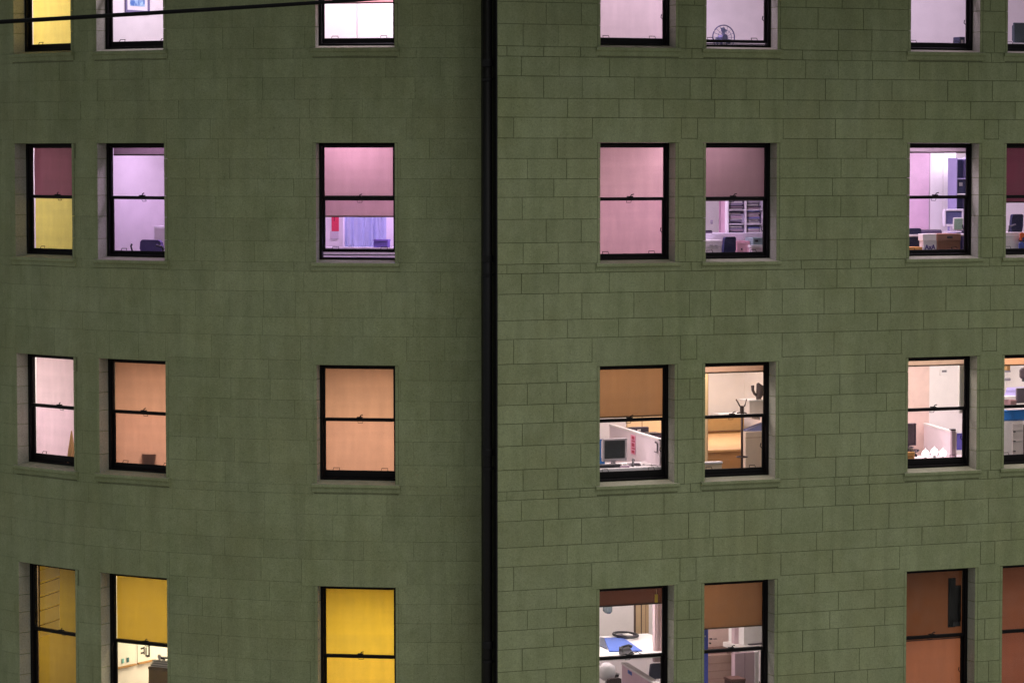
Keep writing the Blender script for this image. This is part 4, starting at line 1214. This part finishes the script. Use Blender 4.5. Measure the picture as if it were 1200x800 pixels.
simple('G3', 'low_cabinet', 'brownish low cabinet under the pale purple desk', 'cabinet', 1184, 468.4, 1191.3, 478, 1.1, .3, P('dusty_brown', (140, 108, 112)), [('door', 1184.6, 469.2, 1190.8, 477.4, -.012, .012, P('dusty_brown_b', (150, 116, 120)))])
t = Thing('G3', 'shelf_clutter', 'small shelf of ornaments high in the window at the right edge', 'shelf', 1183, 446, 2.4)
for (a, b, c_, d, m) in ((1177.5, 434, 1184.5, 436, GREYP), (1177.5, 443, 1184.5, 446, GREYP), (1180, 426.5, 1184, 433.8, P('ochre_vase', (190, 150, 90)))):
    t.part('shelf_board' if m is GREYP else 'vase', t.px(a, b, c_, d, 2.4, .15), m)
simple('G3', 'table_lamp', 'dark rounded lamp at the picture edge above the purple desk', 'lamp', 1197.5, 431, 1210, 444, 2.2, .12, P('dark_shade', (90, 76, 80)), [('foot', 1200, 444, 1207, 447, .02, .08, DARKP)], pname='shade', c=.05)

# ---- row 4
# A4 pale slanted line pattern, built from slats
t = Thing('A4', 'lined_pattern', 'pale slanted line pattern built as slats inside the bottom left window', 'panel', 58, 735, .385)
w = t.w
SL = P('pale_slat', (255, 250, 236), rough=.7, trans=.93)
for k, (y, hgt) in enumerate(((663, 13), (678.3, 14), (693.6, 15), (710, 16), (727.5, 13))):
    a, b = w.at(47, y + 8, .40), w.at(69.5, y, .40)
    zt0, zt1 = w.at(47, y + 5.5, .40)[2], w.at(69.5, y - 2, .40)[2]
    zb0, zb1 = w.at(47, y + 5.5 + hgt, .40)[2], w.at(69.5, y - 2 + hgt, .40)[2]
    m = MB().add([(a[0], .395, zb0), (b[0], .395, zb1), (b[0], .395, zt1), (a[0], .395, zt0), (a[0], .401, zb0), (b[0], .401, zb1), (b[0], .401, zt1), (a[0], .401, zt0)], [(0, 1, 2, 3), (7, 6, 5, 4), (0, 4, 5, 1), (1, 5, 6, 2), (2, 6, 7, 3), (3, 7, 4, 0)])
    t.part('slat', m, SL)
ST = P('slat_frame', (120, 88, 40), rough=.7)
t.part('frame', MB().box(w.at(45.6, 700, .40)[0], w.at(46.8, 700, .40)[0], .39, .405, w.at(58, 738, .4)[2], w.at(58, 660, .4)[2]), ST)
for k, y in enumerate((677, 692.5, 708.5, 725.5)):
    p, q = w.at(47, y + 7.2, .392), w.at(69.5, y - .3, .392)
    t.part('gap_strip', MB().tube([p, q], .006, 5), ST)
# B4 whiteboards on the side wall
w = WINS['B4']
uw = -w.w / 2 - 0.232
def side_box(t, x0, y0b, x1, m, name, htop, th=.012, inset=0.0, zoff=0.0, h=None):
    a, b = t.w.atu(x0, y0b, uw), t.w.atu(x1, y0b, uw)
    v0, v1 = sorted((a[1], b[1]))
    z0 = a[2] + zoff if h is None else h[0]
    z1 = a[2] + htop if h is None else h[1]
    return t.part(name, MB().bbox(uw + inset, uw + inset + th, v0, v1, z0, z1, .003), m)
zb = w.atu(140, 780.5, uw)[2]
WB = P('whiteboard_white', (244, 246, 240), rough=.3, var=.02)
for k, (x0, x1, lab) in enumerate(((131.5, 157.5, 'plain whiteboard with teal magnets on the cream wall, left of another'), (160.3, 181, 'whiteboard with black scribbles next to the stacked papers'))):
    t = Thing('B4', 'whiteboard', lab, 'whiteboard', x0, 780, .7)
    t.o = (uw, w.atu(x0, 780, uw)[1], zb); t.root.location = w.world(*t.o)
    side_box(t, x0, 770, x1, WB, 'board', 0, h=(zb, zb + .9), inset=.004)
    side_box(t, x0, 770, x1, P('ochre_rail', (170, 130, 80)), 'tray', 0, h=(zb - .03, zb - .002), inset=.004, th=.05)
    if k == 0:
        for xm, c in ((135, (220, 110, 100)), (142.5, (120, 190, 190)), (148.5, (70, 120, 130))):
            side_box(t, xm - 1.1, 770, xm + 1.4, P('magnet_%d' % c[0], c), 'magnet', 0, h=(zb + .05, zb + .13), inset=.018)
    else:
        K = P('black_ink', (40, 34, 40))
        for (a, b, lo_, hi_) in ((164, 167.5, .14, .17), (164, 167.5, .22, .25), (167.5, 168.6, .12, .26), (169.5, 170.8, .08, .24), (170.8, 173, .06, .10), (173, 174.6, .06, .28), (162, 168.5, .44, .47)):
            side_box(t, a, 770, b, K, 'mark', 0, h=(zb + lo_, zb + hi_), inset=.018, th=.004)
t = simple('B4', 'brown_crate', 'brown crate under a stack of papers in the cream bottom row room', 'crate', 174, 783, 200, 815, .75, .4, P('brown_crate_wood', (128, 106, 70), rough=.8, var=.15), [('rim', 173.5, 782, 200.5, 785, -.01, .42, P('brown_rim', (112, 92, 62)))])
t = Thing('B4', 'paper_stack', 'fanned stack of papers on the brown crate', 'papers', 186, 782, .78)
for k in range(7):
    a = 175 + rnd.uniform(0, 3); y = 782 - k * 1.35
    t.part('sheet', t.px(a + k * .5, y - 1.0, 199, y, .76 + rnd.uniform(0, .05), .3, c=.002), (PAPER, P('grey_paper', (170, 170, 160)))[k % 2])
simple('B4', 'white_mug', 'white mug and dark clip on top of the paper stack', 'mug', 184, 766.5, 188, 772.4, .8, .06, WHITE, [('clip', 188.3, 769.5, 193, 772.2, 0, .08, DARKP)], c=.02)
# C4 nothing but the blind.  D4
t = simple('D4', 'door_panel', 'tan panelled door with dark edges at the back of the blue desk room', 'door', 744, 690, 760.5, 742, 3.6, .05, P('tan_panel', (206, 180, 140), rough=.6), [('stile', 743.4, 690, 745.3, 742.4, -.01, .03, P('door_dark', (92, 74, 66))), ('stile', 751.3, 690, 752.3, 742.4, -.01, .03, P('door_dark', (92, 74, 66))), ('stile', 756.6, 690, 757.2, 742.4, -.01, .03, P('door_mid', (160, 130, 104)))], pname='leaf')
simple('D4', 'wall_curtain', 'pale pink curtain right of the tan panelled door', 'curtain', 767.5, 690, 782, 775, 1.3, .1, P('pale_pink_cloth', (236, 212, 214), rough=.9), [('fold', 770, 690, 771, 775, -.02, .022, P('pale_pink_fold', (224, 198, 202))), ('fold', 774, 690, 775, 775, -.02, .022, P('pale_pink_fold', (224, 198, 202)))])
t = Thing('D4', 'white_worktop', 'long white worktop running away under the blue desk pad', 'worktop', 730, 768, 1.2)
w = t.w
zw = w.at(735, 769, 0.95)[2]
vb = min(w.atz(735, 743, zw)[1], 4.6)
t.part('top', MB().bbox(w.at(690, 769, .95)[0], w.at(766, 769, .95)[0] + .9, .95, vb, zw - .05, zw), WHITE)
def flat_on(t, quad, z, th, m, name):
    pts_ = [t.w.atz(x, y, z) for x, y in quad]
    mb = MB().add([(p[0], p[1], z + .003) for p in pts_] + [(p[0], p[1], z + th) for p in pts_], [(0, 1, 2, 3), (4, 5, 6, 7), (0, 1, 5, 4), (1, 2, 6, 5), (2, 3, 7, 6), (3, 0, 4, 7)])
    return t.part(name, mb, m)
t = Thing('D4', 'desk_pad', 'bright blue desk pad on the long white worktop', 'desk pad', 730, 764, 1.2)
flat_on(t, ((708, 748), (730, 747.6), (752.5, 763), (714, 763.6)), zw, .02, P('pad_blue', (74, 110, 200), rough=.6), 'pad')
flat_on(t, ((703, 747), (708, 748), (712, 761), (703, 757)), zw, .018, P('pad_grey', (84, 92, 112), rough=.6), 'flap')
t = Thing('D4', 'wire_tray', 'oval dark tray with papers behind the blue desk pad', 'tray', 733, 748, 2.5)
c = t.w.atz(733, 746.5, zw)
t.part('rim', MB().tube([(c[0] + .19 * math.cos(2 * math.pi * i / 24), c[1] + .30 * math.sin(2 * math.pi * i / 24), c[2] + .05) for i in range(25)], .022, 6), DARKP)
t.part('dish', MB().lathe((c[0], c[1], c[2] + .006), [(.15, 0), (.185, .03)], 20), P('dish_mauve', (70, 62, 76)))
t.part('paper', MB().bbox(c[0] - .02, c[0] + .10, c[1] - .10, c[1] + .08, c[2] + .04, c[2] + .06), PAPER)
simple('D4', 'hanging_lamp', 'dark teal lamp at the upper left of the blue desk room', 'lamp', 711, 708, 718.5, 719, 2.2, .2, P('teal_metal', (92, 104, 108), rough=.4), [('stem', 713, 690, 714, 708, .08, .02, DARKP)], pname='shade', c=.04)
simple('D4', 'yellow_lamp_card', 'small yellow card standing in for a lamp beside the dark brown blind', 'tag', 767.5, 696, 771, 705.5, .41, .01, P('yellow_card', (244, 206, 70), emit=None), [('string', 769, 690, 769.6, 696, .002, .004, P('tag_string', (220, 200, 160)))], pname='card')  # the lamp's bright yellow is put into the colour of a card
t = Thing('D4', 'telephone', 'black telephone and leads at the near edge of the blue desk pad', 'telephone', 738, 770, 1.0)
c = t.w.atz(737, 768, zw)
bd = MB(); bd.prism([(0, .004), (.2, .004), (.2, .13), (0, .04)], lambda p, q: (c[0] + q, c[1] + p[0], c[2] + p[1]), -.09, .09)
t.part('base', bd, DARKP)
t.part('handset', MB().tube([(c[0] - .13, c[1] + .05, c[2] + .10), (c[0] - .08, c[1] + .1, c[2] + .14), (c[0] + .05, c[1] + .12, c[2] + .16), (c[0] + .1, c[1] + .1, c[2] + .13)], [.03, .02, .02, .03], 8), DARKP)
t.part('lead', MB().tube([(c[0] + .09, c[1] + .05, c[2] + .03), (c[0] + .16, c[1], c[2] + .06), (c[0] + .22, c[1] + .06, c[2] + .02), (c[0] + .26, c[1] + .02, c[2] + .01)], .007, 5), DARKP)
w = WINS['D4']
cz = w.at(771, 800, .62)[2]
m0, m1 = w.atz(776, 803, cz), w.atz(731.5, 775.5, cz)
k_ = (0.52 - m0[1]) / (m1[1] - m0[1])
m0 = tuple(m0[i] + (m1[i] - m0[i]) * max(0, k_) for i in range(3))
pt = partition('D4', 'cubicle_partition', 'pink cubicle partition with sloping white rail in the bottom row', m0, m1, cz - 1.0, cz, P('pink_fabric', (226, 200, 212), rough=.9), WHITE, thick=.09)
t = Thing('D4', 'blue_sticker', 'small blue sticker on the pink cubicle partition', 'sticker', 738, 789, .8)
ps = 0.05
ps = 0.045 if on_part(pt, 738, 788, .045)[1] < on_part(pt, 738, 788, -.045)[1] else -.045
t.o = on_part(pt, 738, 788, ps); t.root.location = t.w.world(*t.o)
t.part('sheet', stick(pt, 736, 785.5, 740.5, 789.5, BLUEP, 'sheet', ps), BLUEP)
t.part('mark', stick(pt, 737.5, 787, 739, 788, NAVY, 'mark', ps * 1.2, .003), NAVY)
office_chair('D4', 'grey chair at the right of the pink partition', 762, 777, 776, 795, 1.3, P('grey_blue_fabric', (92, 92, 112), rough=.9))
t = Thing('D4', 'white_globe', 'large white round lampshade at the lower left of the bottom row office', 'lampshade', 711, 797, .8)
c = t.w.at(711, 786, .85)
t.part('shade', MB().lathe((c[0], c[1], c[2] - .15), [(.06, 0), (.13, .05), (.16, .14), (.13, .24), (.05, .29)], 18), WHITE, smooth=True)
t.part('stem', MB().tube([(c[0], c[1], c[2] - .15), (c[0], c[1], c[2] - .45)], .02, 8), GREYP)
office_chair('D4', 'dark chair in front of the large white round lampshade', 712, 794, 728, 815, .6, P('dark_brown_fabric', (70, 58, 56), rough=.9))
simple('D4', 'dark_bowl', 'dark round bowl beside the large white lampshade', 'bowl', 717, 789.5, 726, 793.5, .9, .15, DARKP, [('rim', 716.5, 789, 726.5, 790, -.01, .17, GREYP)], c=.03)
# E4
simple('E4', 'blue_post', 'blue post at the left of the white cabinet room', 'post', 820, 720, 830, 830, .9, .1, P('post_blue', (84, 98, 206), rough=.6), [('rivet', 826, 744, 827, 746, -.01, .012, WHITE)], pname='shaft')
simple('E4', 'pink_wall', 'pinkish wall with a brown skirting behind the blue post', 'wall', 822, 700, 862, 757, 3.2, .1, P('warm_pink_plaster', (232, 204, 196), rough=.85), [('skirting', 822, 757, 862, 766, -.02, .1, P('skirting_brown', (176, 142, 132)))])
simple('E4', 'ledge_ornament', 'little dark ornaments on the wall behind the blue post', 'ornament', 832.5, 747.5, 835, 749, 3.05, .05, DARKP, [('piece', 837, 747.8, 840.5, 748.8, 0, .05, P('ornament_grey', (130, 110, 110))), ('piece', 832, 752.5, 833.5, 754, 0, .05, DARKP)])
simple('E4', 'tall_cupboard', 'tall mauve cupboard side standing behind the white cabinet', 'cupboard', 860.5, 731, 871.5, 830, 2.4, .12, P('mauve_laminate', (196, 172, 178), rough=.6), [('top_edge', 860.3, 730, 871.7, 731.4, -.01, .14, OFFW)])
simple('E4', 'white_cabinet', 'white cabinet with a dark ledge at the right of the blue post room', 'cabinet', 871.6, 728, 903, 756, 2.2, .6, WHITE, [('ledge', 878, 753.4, 903, 754.6, -.06, .06, P('ledge_grey', (110, 100, 108)))])
simple('E4', 'worktop', 'pale worktop below the white cabinet', 'worktop', 868, 757, 903, 762.5, 2.0, .7, OFFW, pname='top')
simple('E4', 'timber_wall', 'brownish timber boarding low behind the blue post', 'boarding', 822, 766.5, 866, 830, 2.9, .1, P('dusty_timber', (176, 150, 134), rough=.7, var=.1), [('board_edge', 822, y, 866, y + .7, -.008, .01, P('timber_edge', (160, 132, 116))) for y in (776, 785, 794)])
simple('E4', 'cubicle_partition', 'mauve cubicle partition with pale end post, bottom row', 'partition', 861, 764, 884.5, 830, 1.75, .06, P('mauve_fabric', (206, 182, 188), rough=.9), [('end_post', 884.6, 763, 889, 830, -.01, .08, WHITE), ('fold_line', 872.5, 764, 873.2, 830, -.004, .004, P('mauve_line', (170, 144, 152)))], pname='panel')
simple('E4', 'brown_box', 'dark brown box corner at the foot of the mauve partition', 'box', 858, 796, 873.5, 822, .75, .3, P('dark_brown_card', (92, 58, 50)), [('lid', 857.5, 795, 874, 798, -.01, .32, P('dark_brown_lid', (110, 72, 62)))])
# F4
t = Thing('F4', 'black_speaker', 'tall black box hung inside the brown bottom right window', 'speaker', 1119, 735, .36)
t.part('body', t.px(1111.8, 677, 1120, 734.5, .385, .03), P('black_box', (12, 11, 15), rough=.9, spec=.03))
t.part('side_plate', t.px(1120.1, 685.5, 1126.5, 728, .38, .03), P('black_box', (12, 11, 15), rough=.9, spec=.03))
t.part('bracket', t.px(1117, 728.2, 1126, 733.5, .382, .02), DARKP)
